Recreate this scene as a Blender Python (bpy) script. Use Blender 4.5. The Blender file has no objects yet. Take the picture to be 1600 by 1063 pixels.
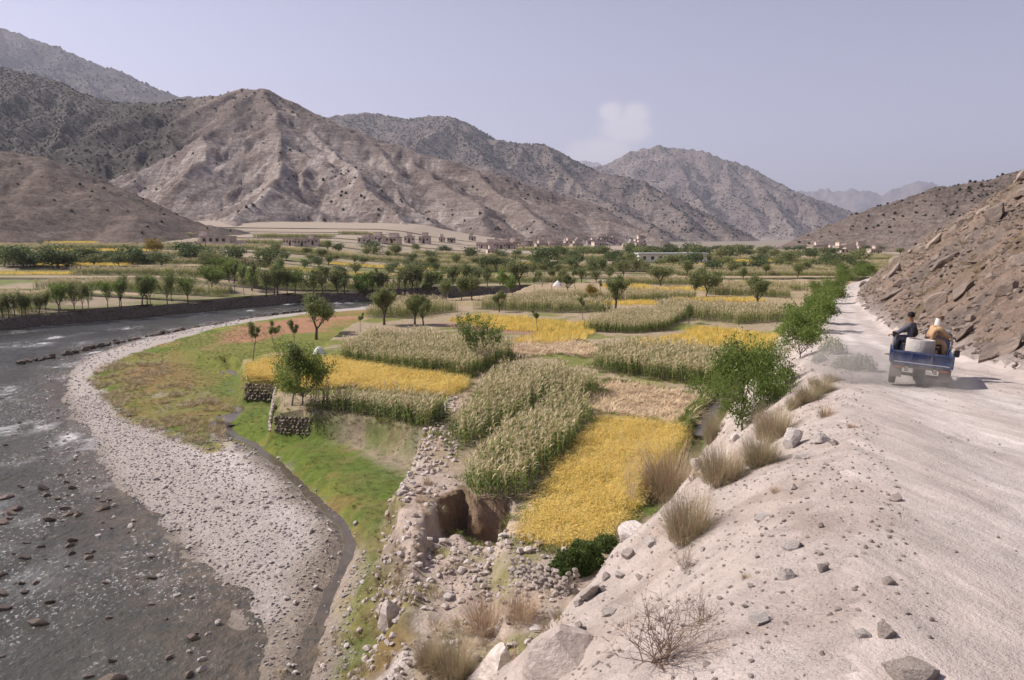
import bpy, bmesh, math, random
import numpy as np
from mathutils import Vector, Matrix
# ------------------------------------------------------------------ camera, sky, sun, exposure
S = bpy.context.scene
R = math.radians
FPX, CX, CY, HOR, CAMZ = 1244.0, 800.0, 531.5, 372.0, 10.0
PITCH = math.atan((CY - HOR) / FPX)
cam_d = bpy.data.cameras.new('camera'); cam = bpy.data.objects.new('camera', cam_d); S.collection.objects.link(cam)
cam_d.sensor_width = 36.0; cam_d.lens = 36.0 * FPX / 1600.0; cam_d.clip_start = 0.1; cam_d.clip_end = 60000
cam.location = (0, 0, CAMZ); cam.rotation_euler = (math.pi / 2 - PITCH, 0, 0); S.camera = cam
SUN_EL, SUN_FROM = R(44), math.atan2(-0.97, 0.24)          # azimuth measured from +y towards +x: sun stands left and ahead
W = bpy.data.worlds.new('World'); S.world = W; W.use_nodes = True
nt = W.node_tree; bg = nt.nodes['Background']
sky = nt.nodes.new('ShaderNodeTexSky'); sky.sky_type = 'NISHITA'; sky.sun_disc = False
sky.sun_elevation = SUN_EL; sky.sun_rotation = SUN_FROM; sky.altitude = 1200; sky.air_density = 1.0; sky.dust_density = 2.2; sky.ozone_density = 2.5
hs = nt.nodes.new('ShaderNodeHueSaturation'); hs.inputs['Saturation'].default_value = 0.55
tint = nt.nodes.new('ShaderNodeMix'); tint.data_type = 'RGBA'; tint.blend_type = 'MULTIPLY'; tint.inputs[0].default_value = 1.0
tint.inputs[7].default_value = (1.06, 0.935, 1.03, 1)
nt.links.new(sky.outputs[0], hs.inputs['Color']); nt.links.new(hs.outputs[0], tint.inputs[6]); 
# a faint bank of cloud low over the mountains, part of the sky
def wn(t, **kw):
    n = nt.nodes.new('ShaderNode' + t)
    for k, v in kw.items(): setattr(n, k, v)
    return n
def wmath(op, a, b):
    n = wn('Math', operation=op, use_clamp=True)
    for i, v in enumerate((a, b)):
        if isinstance(v, (int, float)): n.inputs[i].default_value = v
        else: nt.links.new(v, n.inputs[i])
    return n.outputs[0]
def wrange(v, a, b, c=0.0, d=1.0):
    n = wn('MapRange', interpolation_type='SMOOTHSTEP'); nt.links.new(v, n.inputs[0])
    for i, q in enumerate((a, b, c, d)): n.inputs[i + 1].default_value = q
    return n.outputs[0]
wtc = wn('TexCoord'); wno = wn('TexNoise'); wno.inputs['Scale'].default_value = 44; wno.inputs['Detail'].default_value = 7; wno.inputs['Roughness'].default_value = .6; nt.links.new(wtc.outputs['Generated'], wno.inputs['Vector'])
cmask = None
for az_, el_, w_, h_ in ((.108, .104, .075, .030), (.138, .130, .050, .034), (.122, .150, .024, .022), (.150, .146, .03, .024), (.085, .092, .055, .022), (-1.35, .11, .12, .05), (1.5, .10, .16, .05), (2.6, .12, .2, .06), (-2.5, .10, .2, .05)):
    d_ = Vector((math.sin(az_) * math.cos(el_), math.cos(az_) * math.cos(el_), math.sin(el_))); r_ = Vector((math.cos(az_), -math.sin(az_), 0)); u_ = r_.cross(d_)
    def wdot(v, off):
        n = wn('VectorMath', operation='DOT_PRODUCT'); nt.links.new(wtc.outputs['Generated'], n.inputs[0]); n.inputs[1].default_value = v; return n.outputs['Value']
    cv = wn('CombineXYZ'); 
    for i_, (v_, s_) in enumerate(((r_, w_), (u_, h_))):
        m_ = wn('Math', operation='DIVIDE'); nt.links.new(wdot(v_, 0), m_.inputs[0]); m_.inputs[1].default_value = s_; nt.links.new(m_.outputs[0], cv.inputs[i_])
    ln_ = wn('VectorMath', operation='LENGTH'); nt.links.new(cv.outputs[0], ln_.inputs[0]); b_ = wmath('MULTIPLY', wrange(ln_.outputs['Value'], 1.15, .1), wrange(wdot(d_, 0), .5, .7))
    cmask = b_ if cmask is None else wmath('MAXIMUM', cmask, b_)
csum = wn('Math', operation='ADD'); nt.links.new(cmask, csum.inputs[0]); nt.links.new(wno.outputs['Fac'], csum.inputs[1]); cm = wmath('MULTIPLY', wrange(csum.outputs[0], .62, 1.5), wmath('MULTIPLY', wrange(cmask, .0, .8), .62))
cmix = wn('Mix', data_type='RGBA'); nt.links.new(cm, cmix.inputs[0]); nt.links.new(tint.outputs[2], cmix.inputs[6]); cmix.inputs[7].default_value = (7.6, 7.0, 6.9, 1); nt.links.new(cmix.outputs[2], bg.inputs['Color'])
bg.inputs['Strength'].default_value = 0.093
sd = bpy.data.lights.new('sun', 'SUN'); sun = bpy.data.objects.new('sun', sd); S.collection.objects.link(sun)
sd.energy = 5.0; sd.angle = R(0.53); sd.color = (1.0, 0.91, 0.80)
sv = Vector((math.sin(SUN_FROM) * math.cos(SUN_EL), math.cos(SUN_FROM) * math.cos(SUN_EL), math.sin(SUN_EL)))
sun.rotation_euler = sv.to_track_quat('Z', 'Y').to_euler(); sun.location = (-200, 150, 300)
S.view_settings.view_transform = 'Standard'; S.view_settings.look = 'None'; S.view_settings.gamma = 1; S.view_settings.exposure = 0.48
S.view_settings.use_curve_mapping = False
S.cycles.use_denoising = True
S.cycles.max_bounces = 6; S.cycles.diffuse_bounces = 2; S.cycles.glossy_bounces = 2; S.cycles.transmission_bounces = 4; S.cycles.volume_bounces = 0; S.cycles.transparent_max_bounces = 8
S.cycles.volume_step_rate = 1.0; S.cycles.volume_max_steps = 64
S.cycles.sample_clamp_indirect = 4
random.seed(7); rng = np.random.default_rng(7)
COL = S.collection
# ------------------------------------------------------------------ numeric helpers
_perm = np.random.default_rng(99).random((8, 256, 256))
def vnoise(x, y, k=0):
    x = np.asarray(x, float); y = np.asarray(y, float)
    xi = np.floor(x).astype(int); yi = np.floor(y).astype(int); fx = x - xi; fy = y - yi
    fx = fx * fx * fx * (fx * (fx * 6 - 15) + 10); fy = fy * fy * fy * (fy * (fy * 6 - 15) + 10)
    P = _perm[k % 8]; a = P[xi & 255, yi & 255]; b = P[(xi + 1) & 255, yi & 255]; c = P[xi & 255, (yi + 1) & 255]; d = P[(xi + 1) & 255, (yi + 1) & 255]
    return (a * (1 - fx) + b * fx) * (1 - fy) + (c * (1 - fx) + d * fx) * fy
def fbm(x, y, o=4, k=0):
    s = 0; a = 0.5; t = 0
    for i in range(o):
        s = s + a * vnoise(x * 2 ** i + 17.3 * i, y * 2 ** i - 9.1 * i, k + i); t += a; a *= 0.5
    return s / t * 2 - 1
def ridged(x, y, o=4, k=0):
    s = 0; a = 0.5; t = 0
    for i in range(o):
        s = s + a * (1 - np.abs(vnoise(x * 2 ** i + 31.7 * i, y * 2 ** i + 5.3 * i, k + i) * 2 - 1)); t += a; a *= 0.5
    return s / t
def sstep(a, b, x):
    t = np.clip((x - a) / (b - a), 0, 1); return t * t * (3 - 2 * t)
def lerp(a, b, t): return a + (b - a) * t
def seg_dist(x, y, P):
    """distance to an open polyline and the fraction along it"""
    best = np.full(np.shape(x), 1e9); fr = np.zeros(np.shape(x)); n = len(P) - 1
    for i in range(n):
        ax, ay = P[i]; bx, by = P[i + 1]; dx, dy = bx - ax, by - ay
        t = np.clip(((x - ax) * dx + (y - ay) * dy) / (dx * dx + dy * dy + 1e-9), 0, 1)
        d = np.hypot(x - ax - t * dx, y - ay - t * dy); m = d < best
        best = np.where(m, d, best); fr = np.where(m, (i + t) / n, fr)
    return best, fr
def inside(x, y, P):
    r = np.zeros(np.shape(x), bool); n = len(P); j = n - 1
    for i in range(n):
        xi, yi = P[i]; xj, yj = P[j]
        if yi != yj: r ^= ((yi > y) != (yj > y)) & (x < (xj - xi) * (y - yi) / (yj - yi) + xi)
        j = i
    return r
def sdist(x, y, P):
    d, _ = seg_dist(x, y, list(P) + [P[0]]); return np.where(inside(x, y, P), d, -d)
def ray(px, py):
    a, b = (px - CX) / FPX, -(py - CY) / FPX
    c, s = math.cos(PITCH), math.sin(PITCH)
    return np.array([a, c + b * s, b * c - s])
def G(px, py, z=0.0):
    d = ray(px, py); t = (z - CAMZ) / d[2]; return (d[0] * t, d[1] * t)
def Gp(pts, z=0.0): return [G(a, b, z) for a, b in pts]
def AT(px, py, dist):
    d = ray(px, py); t = dist / d[1]; return (d[0] * t, dist, CAMZ + d[2] * t)
# ------------------------------------------------------------------ the lie of the land
_yt = np.arange(-60, 420, 0.25)
def _tab(ys, vs, w=31):
    v = np.interp(_yt, ys, vs); k = np.hanning(w); k /= k.sum(); return np.convolve(np.pad(v, w // 2, mode='edge'), k, 'valid')
_rl = _tab([-60, -10, 0, 5, 8, 14, 20, 30, 40, 75, 111, 150, 200, 420], [-26, -3.2, 0.4, 2.4, 3.6, 6.0, 8.3, 11.9, 15.6, 29.5, 45, 66.5, 97, 240])
_rr = _tab([-60, -10, 0, 5, 8, 14, 20, 26, 32, 40, 75, 111, 150, 200, 420], [-15, 6.5, 8.2, 9.4, 10.2, 11.5, 12.8, 14.2, 15.9, 18.9, 32.3, 48.4, 70, 101, 244])
_rz = _tab([-60, -10, 0, 5, 8, 20, 40, 75, 111, 150, 200, 420], [9.5, 8.3, 7.75, 7.45, 7.2, 6.45, 5.2, 4.0, 3.0, 2.3, 2.0, 2.0])
roadL = lambda y: np.interp(y, _yt, _rl)
roadR = lambda y: np.interp(y, _yt, _rr)
roadZ = lambda y: np.interp(y, _yt, _rz)
WATER = -2.5
_bx = [-400, -150, -130, -110, -95, -70, -42, -8, 30, 80, 150, 400]
_by = [-60, -30, 0, 40, 70, 110, 155, 173, 186, 196, 205, 230]
def bankY(x): return np.interp(x, _bx, _by) + 2.0 * fbm(np.asarray(x) / 14.0, 0 * np.asarray(x) + 3.3, 3, 2)
def rise(x): return np.interp(x, [-200, -60, 0, 60, 150], [.55, .5, .25, .14, .10])
def bank0(x): return np.interp(x, [-25, 25], [-.8, .1])
TERY = [112, 119, 127, 136, 144, 153, 162, 172, 182, 191, 201, 212, 222, 234, 246, 259, 272, 287, 302, 318, 336, 354, 374, 395, 418, 442, 468]
def terwarp(x, i): return 3.2 * fbm(np.asarray(x) / 38.0 + i * 7.7, 0 * np.asarray(x) + i * 3.1, 3, 1) + 0.03 * np.asarray(x)
def terz(i, x):
    yy = TERY[i]; e = np.maximum(np.interp(x, _bx, _by), 106)
    return bank0(x) + rise(x) * np.maximum(0, yy - e) / 11.0 + 0.25 * np.sin(i * 2.3)
SHORE = Gp([(900, 461), (800, 464), (740, 468), (640, 476), (560, 481), (470, 489), (380, 499), (280, 517), (200, 537), (135, 558), (97, 590), (102, 630), (130, 680), (170, 740), (212, 790), (270, 842), (320, 893), (364, 942), (396, 990), (408, 1063)], WATER)
LAND = SHORE + [(-7.5, 14), (-6, -40), (60, -40), (60, 215), (24, 200)]
UPL = Gp([(800, 462), (740, 467), (650, 477), (585, 492), (540, 520), (500, 553), (440, 556), (378, 572), (384, 605), (440, 607), (434, 652), (492, 655), (600, 672), (664, 690), (650, 735), (622, 790), (622, 830), (640, 880), (664, 930), (672, 1000), (655, 1063)], -0.5) + [(-4, 12), (-3, -40), (80, -40), (80, 225), (22, 200), (5, 176)]
GR1 = Gp([(262, 543), (300, 524), (380, 505), (470, 494), (600, 487), (560, 540), (440, 560), (350, 564)], -0.7)
STREAM = Gp([(352, 572), (372, 590), (384, 618), (372, 640), (345, 662)], -1.6) + Gp([(350, 676), (395, 698), (440, 732), (490, 780), (538, 822), (548, 850), (536, 885), (518, 915), (502, 955), (482, 1000), (466, 1063)], -2.3)
PIT = G(735, 835, -1.2)
CANAL = Gp([(1300, 452), (1250, 500), (1190, 560), (1140, 607), (1118, 635), (1103, 660), (1093, 680), (1060, 735), (1010, 790)], -0.1)
def slope_drop(d):
    return np.interp(d, [-1, 0, 1, 2.5, 4, 5, 8, 9.5, 14], [0, 0.02, .28, 1.05, 2.1, 2.95, 6.3, 8.2, 14])
def lowland(x, y):
    sl = sdist(x, y, LAND); su = sdist(x, y, UPL) + 0.5 * fbm(x / 2.2, y / 2.2, 3, 3)
    z = np.where(sl > 0, WATER + 0.5 * (1 - np.exp(-sl / 5)) + np.minimum(0.75, 0.045 * sl), WATER - np.minimum(0.75, 0.10 * -sl))
    z = z + 0.05 * fbm(x / 1.3, y / 1.3, 3, 5) + 0.08 * fbm(x / 5, y / 5, 2, 1) * (sl > 0)
    g1 = sdist(x, y, GR1) + 0.25 * fbm(x / 1.5, y / 1.5, 2, 2)
    z = lerp(z, np.maximum(z, -0.75), sstep(-0.5, 0.4, g1))
    ds, fs = seg_dist(x, y, STREAM)
    bed = np.interp(fs, [0, .3, .36, .6, 1], [-1.5, -1.9, -2.2, -2.35, -2.62])
    z = lerp(z, np.minimum(z, bed), np.exp(-(ds / (np.interp(fs, [0, .28, .4, .75, 1], [.35, .5, .72, .55, .4]) * (1 + .45 * fbm(x / .9, y / .9, 3, 2)))) ** 2))
    z = lerp(z, 0.04 * fbm(x / 3, y / 3, 3, 6), sstep(-0.75 - 1.9 * sstep(29, 24, y), 0.15 + .5 * sstep(29, 24, y), su + .5 * fbm(x / 1.1, y / 1.1, 3, 5) * sstep(29, 24, y)))
    # collapsed bank below the maize: an upright earth face with a cleft, rubble floor rising towards the road
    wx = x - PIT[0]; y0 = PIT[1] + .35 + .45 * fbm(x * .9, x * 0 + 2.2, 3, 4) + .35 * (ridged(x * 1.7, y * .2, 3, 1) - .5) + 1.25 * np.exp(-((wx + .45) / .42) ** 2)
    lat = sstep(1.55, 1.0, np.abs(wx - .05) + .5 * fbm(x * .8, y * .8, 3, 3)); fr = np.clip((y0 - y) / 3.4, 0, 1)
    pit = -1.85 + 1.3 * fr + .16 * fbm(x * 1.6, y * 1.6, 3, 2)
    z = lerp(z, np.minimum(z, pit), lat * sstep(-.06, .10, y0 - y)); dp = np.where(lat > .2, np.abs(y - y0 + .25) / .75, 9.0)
    dc, fc = seg_dist(x, y, CANAL)
    z = z + 0.16 * np.exp(-((dc - 1.05) / 0.35) ** 2) * (su > 1); z = lerp(z, np.minimum(z, -0.42), np.exp(-(dc / 0.62) ** 4) * (su > 1))
    return z, sl, su, ds, fs, dc, dp
def far_ground(x, y):
    e = np.maximum(np.interp(x, _bx, _by), 106)
    return bank0(x) + rise(x) * np.maximum(0, y - e) / 11.0
def H(x, y, full=False):
    x = np.asarray(x, float); y = np.asarray(y, float)
    lo, sl, su, ds, fs, dc, dp = lowland(x, y)
    yb = bankY(x); beyond = y - yb
    lo = np.where(beyond > 0, lerp(WATER - 0.3, far_ground(x, y) - 0.05, sstep(0.0, 0.5, beyond)), lo)
    L, Rr, Z = roadL(y), roadR(y), roadZ(y)
    dL = (L - x) * 0.92 * (1.17 + .33 * sstep(8, 24, y)) + 0.35 * fbm(x / 2.5, y / 2.5, 3, 1); dR = (x - Rr) * 0.92 + 0.5 * fbm(x / 3, y / 3, 3, 2)
    rough = (0.42 * fbm(x / 1.9, y / 1.9, 4, 7) + .22 * (ridged(x / 1.1, y / 1.1, 3, 2) - .5) * sstep(2, 4.5, dL)) * sstep(0.3, 3.5, dL) + 0.05 * fbm(x / .5, y / .5, 3, 5) * sstep(-0.5, 1, dL)
    zs = Z - slope_drop(dL) + rough
    # road: shallow ruts, a little crown and pot-holes
    t = (x - L) / np.maximum(0.5, Rr - L)
    rut = -0.05 * (np.exp(-((t - .33) / .09) ** 2) + np.exp(-((t - .62) / .09) ** 2)) + 0.035 * fbm(x / 1.2, y / 2.4, 3, 4) + 0.02 * fbm(x / .3, y / .3, 2, 6)
    zs = np.where(dL < 0.4, zs + rut * sstep(0.4, -0.4, dL), zs)
    # hillside to the right of the road
    dr = np.maximum(0, dR)
    hill = 0.76 * dr - 0.0009 * dr * dr
    led = ridged(x / 7 + y / 17, y / 9 - x / 30, 4, 3) - 0.5
    hill = hill + (1.5 * led + 0.7 * fbm(x / 2.0, y / 2.0, 4, 2) + 0.5 * (ridged(x / 1.6 + y / 4, y / 2.6, 3, 1) - .5)) * sstep(0.2, 3.5, dr)
    hill = np.minimum(hill, 55 + 0.2 * dr)
    zs = zs + np.where(dR > 0, hill, 0)
    zs = np.where(y > 230, zs - (y - 230) * 0.12, zs)
    z = np.maximum(lo, zs)
    k = 0.35; z = z + k * np.maximum(0, 1 - np.abs(lo - zs) / (2 * k)) ** 2 * 0.25 * ((dL > 1.5) & (beyond < 0))
    if full: return z, dict(lo=lo, sl=sl, su=su, ds=ds, fs=fs, dc=dc, dp=dp, beyond=beyond, dL=dL, dR=dR, zs=zs, t=t)
    return z
_trees_rows = [None]
def Zs(x, y):
    """height of the walking surface, terraces included"""
    x = np.atleast_1d(np.asarray(x, float)); y = np.atleast_1d(np.asarray(y, float)); z = H(x, y)
    by = bankY(x); zz = zsl(x, y)
    for i in range(len(TERY)):
        if (y > TERY[i] - 12).any() and y.min() < TERY[i] + 45:
            yf = np.maximum(TERY[i] + terwarp(x, i), by + 0.6); tz_ = terz(i, x); m = (y > yf) & (zz < tz_) & (y < 485)
            z = np.where(m, np.maximum(z, tz_), z)
    return np.maximum(z, mount_z(x, y))
def zsl(x, y):
    L, Z = roadL(y), roadZ(y); return np.where(x > roadR(y), 99, Z - slope_drop((L - x) * 0.92 * (1.17 + .33 * sstep(8, 24, y))))
def mount_z(x, y):
    return -1e3 * np.ones(np.shape(x))
def hit(px, py, far=1400.0):
    d = ray(px, py); ys = 4 * (far / 4) ** np.linspace(0, 1, 150)
    for it in range(2):
        t = ys / d[1]; z = CAMZ + d[2] * t; x = d[0] * t; g = Zs(x, ys); k = int(np.argmax(g > z))
        if not (g > z).any(): k = len(ys) - 1
        if it == 0: ys = np.linspace(ys[max(0, k - 1)], ys[k], 24)
    return float(x[k]), float(ys[k]), float(g[k])
# ------------------------------------------------------------------ material helpers
class NT:
    def __init__(s, name):
        s.m = bpy.data.materials.new(name); s.m.use_nodes = True; s.t = s.m.node_tree; s.b = s.t.nodes['Principled BSDF']; s.out = s.t.nodes['Material Output']
        s.b.inputs['Specular IOR Level'].default_value = 0.25
        s._co = None
    def n(s, typ, **kw):
        n = s.t.nodes.new('ShaderNode' + typ)
        for k, v in kw.items():
            if k.startswith('i_'):
                key = k[2:]; n.inputs[int(key) if key.isdigit() else key.replace('_', ' ')].default_value = v
            else: setattr(n, k, v)
        return n
    def l(s, a, b): s.t.links.new(a, b)
    def co(s, kind='Object'):
        if s._co is None: s._co = s.n('TexCoord')
        return s._co.outputs[kind]
    def noise(s, scale, detail=4, rough=.55, vec=None, kind='Object', dist=0.0):
        n = s.n('TexNoise', i_Scale=scale, i_Detail=detail, i_Roughness=rough, i_Distortion=dist); s.l(vec or s.co(kind), n.inputs['Vector']); return n.outputs['Fac']
    def vor(s, scale, feature='F1', vec=None, out='Distance', rnd=1.0):
        n = s.n('TexVoronoi', feature=feature, i_Scale=scale, i_Randomness=rnd); s.l(vec or s.co(), n.inputs['Vector']); return n.outputs[out]
    def mapv(s, scale=(1, 1, 1), rot=(0, 0, 0), kind='Object'):
        n = s.n('Mapping', i_Scale=scale, i_Rotation=rot); s.l(s.co(kind), n.inputs['Vector']); return n.outputs[0]
    def ramp(s, fac, stops, interp='LINEAR'):
        n = s.n('ValToRGB'); r = n.color_ramp; r.interpolation = interp
        while len(r.elements) < len(stops): r.elements.new(0.5)
        for e, (p, c) in zip(r.elements, stops):
            e.position = p; e.color = (c, c, c, 1) if isinstance(c, (int, float)) else (*c, 1)
        s.l(fac, n.inputs[0]); return n.outputs[0]
    def rng(s, v, a, b, c=0.0, d=1.0):
        n = s.n('MapRange', i_1=a, i_2=b, i_3=c, i_4=d); s.l(v, n.inputs[0]); return n.outputs[0]
    def math(s, op, a, b=None):
        n = s.n('Math', operation=op)
        for i, v in enumerate((a, b)):
            if v is None: continue
            if isinstance(v, (int, float)): n.inputs[i].default_value = v
            else: s.l(v, n.inputs[i])
        return n.outputs[0]
    def mix(s, fac, a, b, blend='MIX'):
        n = s.n('Mix', data_type='RGBA', blend_type=blend)
        for i, v in ((0, fac), (6, a), (7, b)):
            if isinstance(v, (int, float)): n.inputs[i].default_value = v if i == 0 else (v, v, v, 1)
            elif isinstance(v, tuple): n.inputs[i].default_value = (*v, 1)
            else: s.l(v, n.inputs[i])
        return n.outputs[2]
    def attr(s, name, out='Color', typ='GEOMETRY'):
        n = s.n('Attribute', attribute_name=name, attribute_type=typ); return n.outputs[out]
    def color(s, c):
        if isinstance(c, tuple): s.b.inputs['Base Color'].default_value = (*c, 1)
        else: s.l(c, s.b.inputs['Base Color'])
        return s
    def rough(s, r):
        if isinstance(r, (int, float)): s.b.inputs['Roughness'].default_value = r
        else: s.l(r, s.b.inputs['Roughness'])
        return s
    def bump(s, h, dist=0.05, strength=1.0, normal=None):
        n = s.n('Bump', i_Strength=strength, i_Distance=dist); s.l(h, n.inputs['Height'])
        if normal is not None: s.l(normal, n.inputs['Normal'])
        s.l(n.outputs[0], s.b.inputs['Normal']); return n.outputs[0]
def plain(name, c, r=.8, var=.25, scale=3.0, bump=0.0, metal=0.0, rand=0.0, kind='Object'):
    t = NT(name); f = t.noise(scale, 5, .6, kind=kind); k = t.rng(f, .25, .75, 1 - var, 1 + var)
    if rand:
        oi = t.n('ObjectInfo'); k = t.math('MULTIPLY', k, t.rng(oi.outputs['Random'], 0, 1, 1 - rand, 1 + rand))
    c2 = t.mix(1.0, c, k, 'MULTIPLY'); t.color(c2).rough(r); t.b.inputs['Metallic'].default_value = metal
    if bump: t.bump(t.noise(scale * 4, 5, .65, kind=kind), bump)
    return t.m
def leafmat(name, c, c2, trans=0.35, r=.55):
    """leaf-sized faces: colour wanders between two greens per instance and per clump, light comes through"""
    t = NT(name); oi = t.n('ObjectInfo'); gp = t.n('NewGeometry').outputs['Position']; f = t.math('ADD', t.math('MULTIPLY', t.noise(.33, 4, .6, gp), .6), t.math('MULTIPLY', t.noise(1.5, 3, .6, gp), .4))
    k = t.math('ADD', t.rng(f, .33, .67, -.1, .85), t.rng(oi.outputs['Random'], 0, 1, 0, .35))
    c_ = t.mix(k, c, c2); t.color(c_).rough(r)
    tr = t.n('BsdfTranslucent'); t.l(c_, tr.inputs['Color']); mx = t.n('MixShader', i_0=trans)
    t.l(t.b.outputs[0], mx.inputs[1]); t.l(tr.outputs[0], mx.inputs[2]); t.l(mx.outputs[0], t.out.inputs['Surface']); return t.m
# ------------------------------------------------------------------ mesh helpers
def mesh_np(name, v, f, mats=None, smooth=True, mi=None, attrs=None):
    """v (n,3) floats; f (m,3) or (m,4) int array"""
    me = bpy.data.meshes.new(name); v = np.asarray(v, np.float32); f = np.asarray(f, np.int32); k = f.shape[1]
    me.vertices.add(len(v)); me.vertices.foreach_set('co', v.ravel())
    me.loops.add(f.size); me.loops.foreach_set('vertex_index', f.ravel())
    me.polygons.add(len(f)); me.polygons.foreach_set('loop_start', np.arange(len(f), dtype=np.int32) * k)
    if smooth: me.polygons.foreach_set('use_smooth', np.ones(len(f), bool))
    if mi is not None: me.polygons.foreach_set('material_index', np.asarray(mi, np.int32))
    for m in (mats or []): me.materials.append(m)
    for an, (typ, data) in (attrs or {}).items():
        a = me.attributes.new(an, typ, 'POINT'); key = {'FLOAT': 'value', 'INT': 'value', 'FLOAT_COLOR': 'color', 'FLOAT_VECTOR': 'vector'}[typ]
        a.data.foreach_set(key, np.asarray(data, np.int32 if typ == 'INT' else np.float32).ravel())
    me.update(); return me
def link(name, me, parent=None, loc=None, **props):
    o = bpy.data.objects.new(name, me); COL.objects.link(o)
    if parent is not None: o.parent = parent
    if loc is not None: o.location = loc
    for k, v in props.items(): o[k] = v
    return o
def thing(name, label, cat, loc=(0, 0, 0), rz=0.0, group=None):
    o = link(name, None, None, loc, label=label, category=cat); o.rotation_euler = (0, 0, rz)
    if group: o['group'] = group
    return o
def grid_faces(nr, nc):
    i = np.arange(nr - 1)[:, None] * nc + np.arange(nc - 1)[None, :]
    return np.stack([i, i + 1, i + nc + 1, i + nc], -1).reshape(-1, 4)
class MB:
    """collects simple solids into one mesh"""
    def __init__(s): s.v = []; s.f = []; s.m = []
    def add(s, v, f, m=0):
        b = len(s.v); s.v += [tuple(p) for p in v]; s.f += [tuple(i + b for i in q) for q in f]; s.m += [m] * len(f); return s
    def box(s, c, size, rot=None, m=0, taper=1.0, bevel=0.0):
        x, y, z = (k / 2 for k in size)
        if bevel > 0:
            b = min(bevel, x * .9, y * .9, z * .9); pts = []
            bm = bmesh.new(); bmesh.ops.create_cube(bm, size=1.0)
            for vv in bm.verts: vv.co = Vector((vv.co.x * size[0], vv.co.y * size[1], vv.co.z * size[2]))
            bmesh.ops.bevel(bm, geom=list(bm.edges), offset=b, segments=2, affect='EDGES'); bm.verts.index_update()
            v = [vv.co.copy() for vv in bm.verts]; f = [[q.index for q in ff.verts] for ff in bm.faces]; bm.free()
        else:
            v = [Vector((sx * x * (taper if sz > 0 else 1), sy * y * (taper if sz > 0 else 1), sz * z)) for sz in (-1, 1) for sy in (-1, 1) for sx in (-1, 1)]
            f = [(0, 2, 3, 1), (4, 5, 7, 6), (0, 1, 5, 4), (2, 6, 7, 3), (0, 4, 6, 2), (1, 3, 7, 5)]
        Rm = rot.to_3x3() if rot is not None else None
        v = [((Rm @ p) if Rm else p) + Vector(c) for p in v]; return s.add(v, f, m)
    def tube(s, pts, rad, n=8, m=0, cap=True):
        pts = [Vector(p) for p in pts]; v = []; f = []
        if isinstance(rad, (int, float)): rad = [rad] * len(pts)
        for i, p in enumerate(pts):
            d = (pts[min(i + 1, len(pts) - 1)] - pts[max(i - 1, 0)]).normalized(); a = d.orthogonal().normalized()
            if abs(d.z) < .9: a = d.cross(Vector((0, 0, 1))).normalized()
            b = d.cross(a)
            for k in range(n): t = 2 * math.pi * k / n; v.append(p + (a * math.cos(t) + b * math.sin(t)) * rad[i])
        for i in range(len(pts) - 1):
            for k in range(n): k2 = (k + 1) % n; f.append((i * n + k, i * n + k2, (i + 1) * n + k2, (i + 1) * n + k))
        if cap: f.append(tuple(range(n - 1, -1, -1))); f.append(tuple((len(pts) - 1) * n + k for k in range(n)))
        return s.add(v, f, m)
    def lathe(s, prof, axis='z', n=24, c=(0, 0, 0), m=0, closed=False):
        v = []; f = []; k = len(prof)
        for j in range(n):
            t = 2 * math.pi * j / n
            for r, h in prof:
                p = (r * math.cos(t), r * math.sin(t), h) if axis == 'z' else ((h, r * math.cos(t), r * math.sin(t)) if axis == 'x' else (r * math.cos(t), h, r * math.sin(t)))
                v.append((p[0] + c[0], p[1] + c[1], p[2] + c[2]))
        for j in range(n):
            j2 = (j + 1) % n
            for i in range(k if closed else k - 1): i2 = (i + 1) % k; f.append((j * k + i, j2 * k + i, j2 * k + i2, j * k + i2))
        return s.add(v, f, m)
    def mesh(s, name, mats, smooth=False):
        me = bpy.data.meshes.new(name); me.from_pydata(s.v, [], s.f)
        for m in (mats if isinstance(mats, (list, tuple)) else [mats]): me.materials.append(m)
        me.polygons.foreach_set('material_index', s.m)
        if smooth: me.polygons.foreach_set('use_smooth', [True] * len(s.f))
        me.update(); return me
    def obj(s, name, mats, parent=None, smooth=False, loc=None, **kw): return link(name, s.mesh(name, mats, smooth), parent, loc, **kw)
_gn = {}
def proto_collection(name, meshes):
    c = bpy.data.collections.new(name)
    for i, me in enumerate(meshes):
        o = bpy.data.objects.new('%s_%02d' % (name, i), me); c.objects.link(o)
    g = bpy.data.node_groups.new(name, 'GeometryNodeTree')
    g.interface.new_socket('Geometry', in_out='INPUT', socket_type='NodeSocketGeometry'); g.interface.new_socket('Geometry', in_out='OUTPUT', socket_type='NodeSocketGeometry')
    N = g.nodes; gi = N.new('NodeGroupInput'); go = N.new('NodeGroupOutput'); ci = N.new('GeometryNodeCollectionInfo'); ci.inputs['Collection'].default_value = c
    ci.inputs['Separate Children'].default_value = True; ci.inputs['Reset Children'].default_value = True
    ip = N.new('GeometryNodeInstanceOnPoints'); ip.inputs['Pick Instance'].default_value = True
    def na(nm, ty):
        a = N.new('GeometryNodeInputNamedAttribute'); a.data_type = ty; a.inputs['Name'].default_value = nm; return a.outputs[0]
    g.links.new(gi.outputs[0], ip.inputs['Points']); g.links.new(ci.outputs[0], ip.inputs['Instance'])
    g.links.new(na('idx', 'INT'), ip.inputs['Instance Index']); g.links.new(na('rot', 'FLOAT_VECTOR'), ip.inputs['Rotation']); g.links.new(na('scl', 'FLOAT_VECTOR'), ip.inputs['Scale'])
    g.links.new(ip.outputs[0], go.inputs[0]); _gn[name] = (g, len(meshes)); return g
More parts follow.
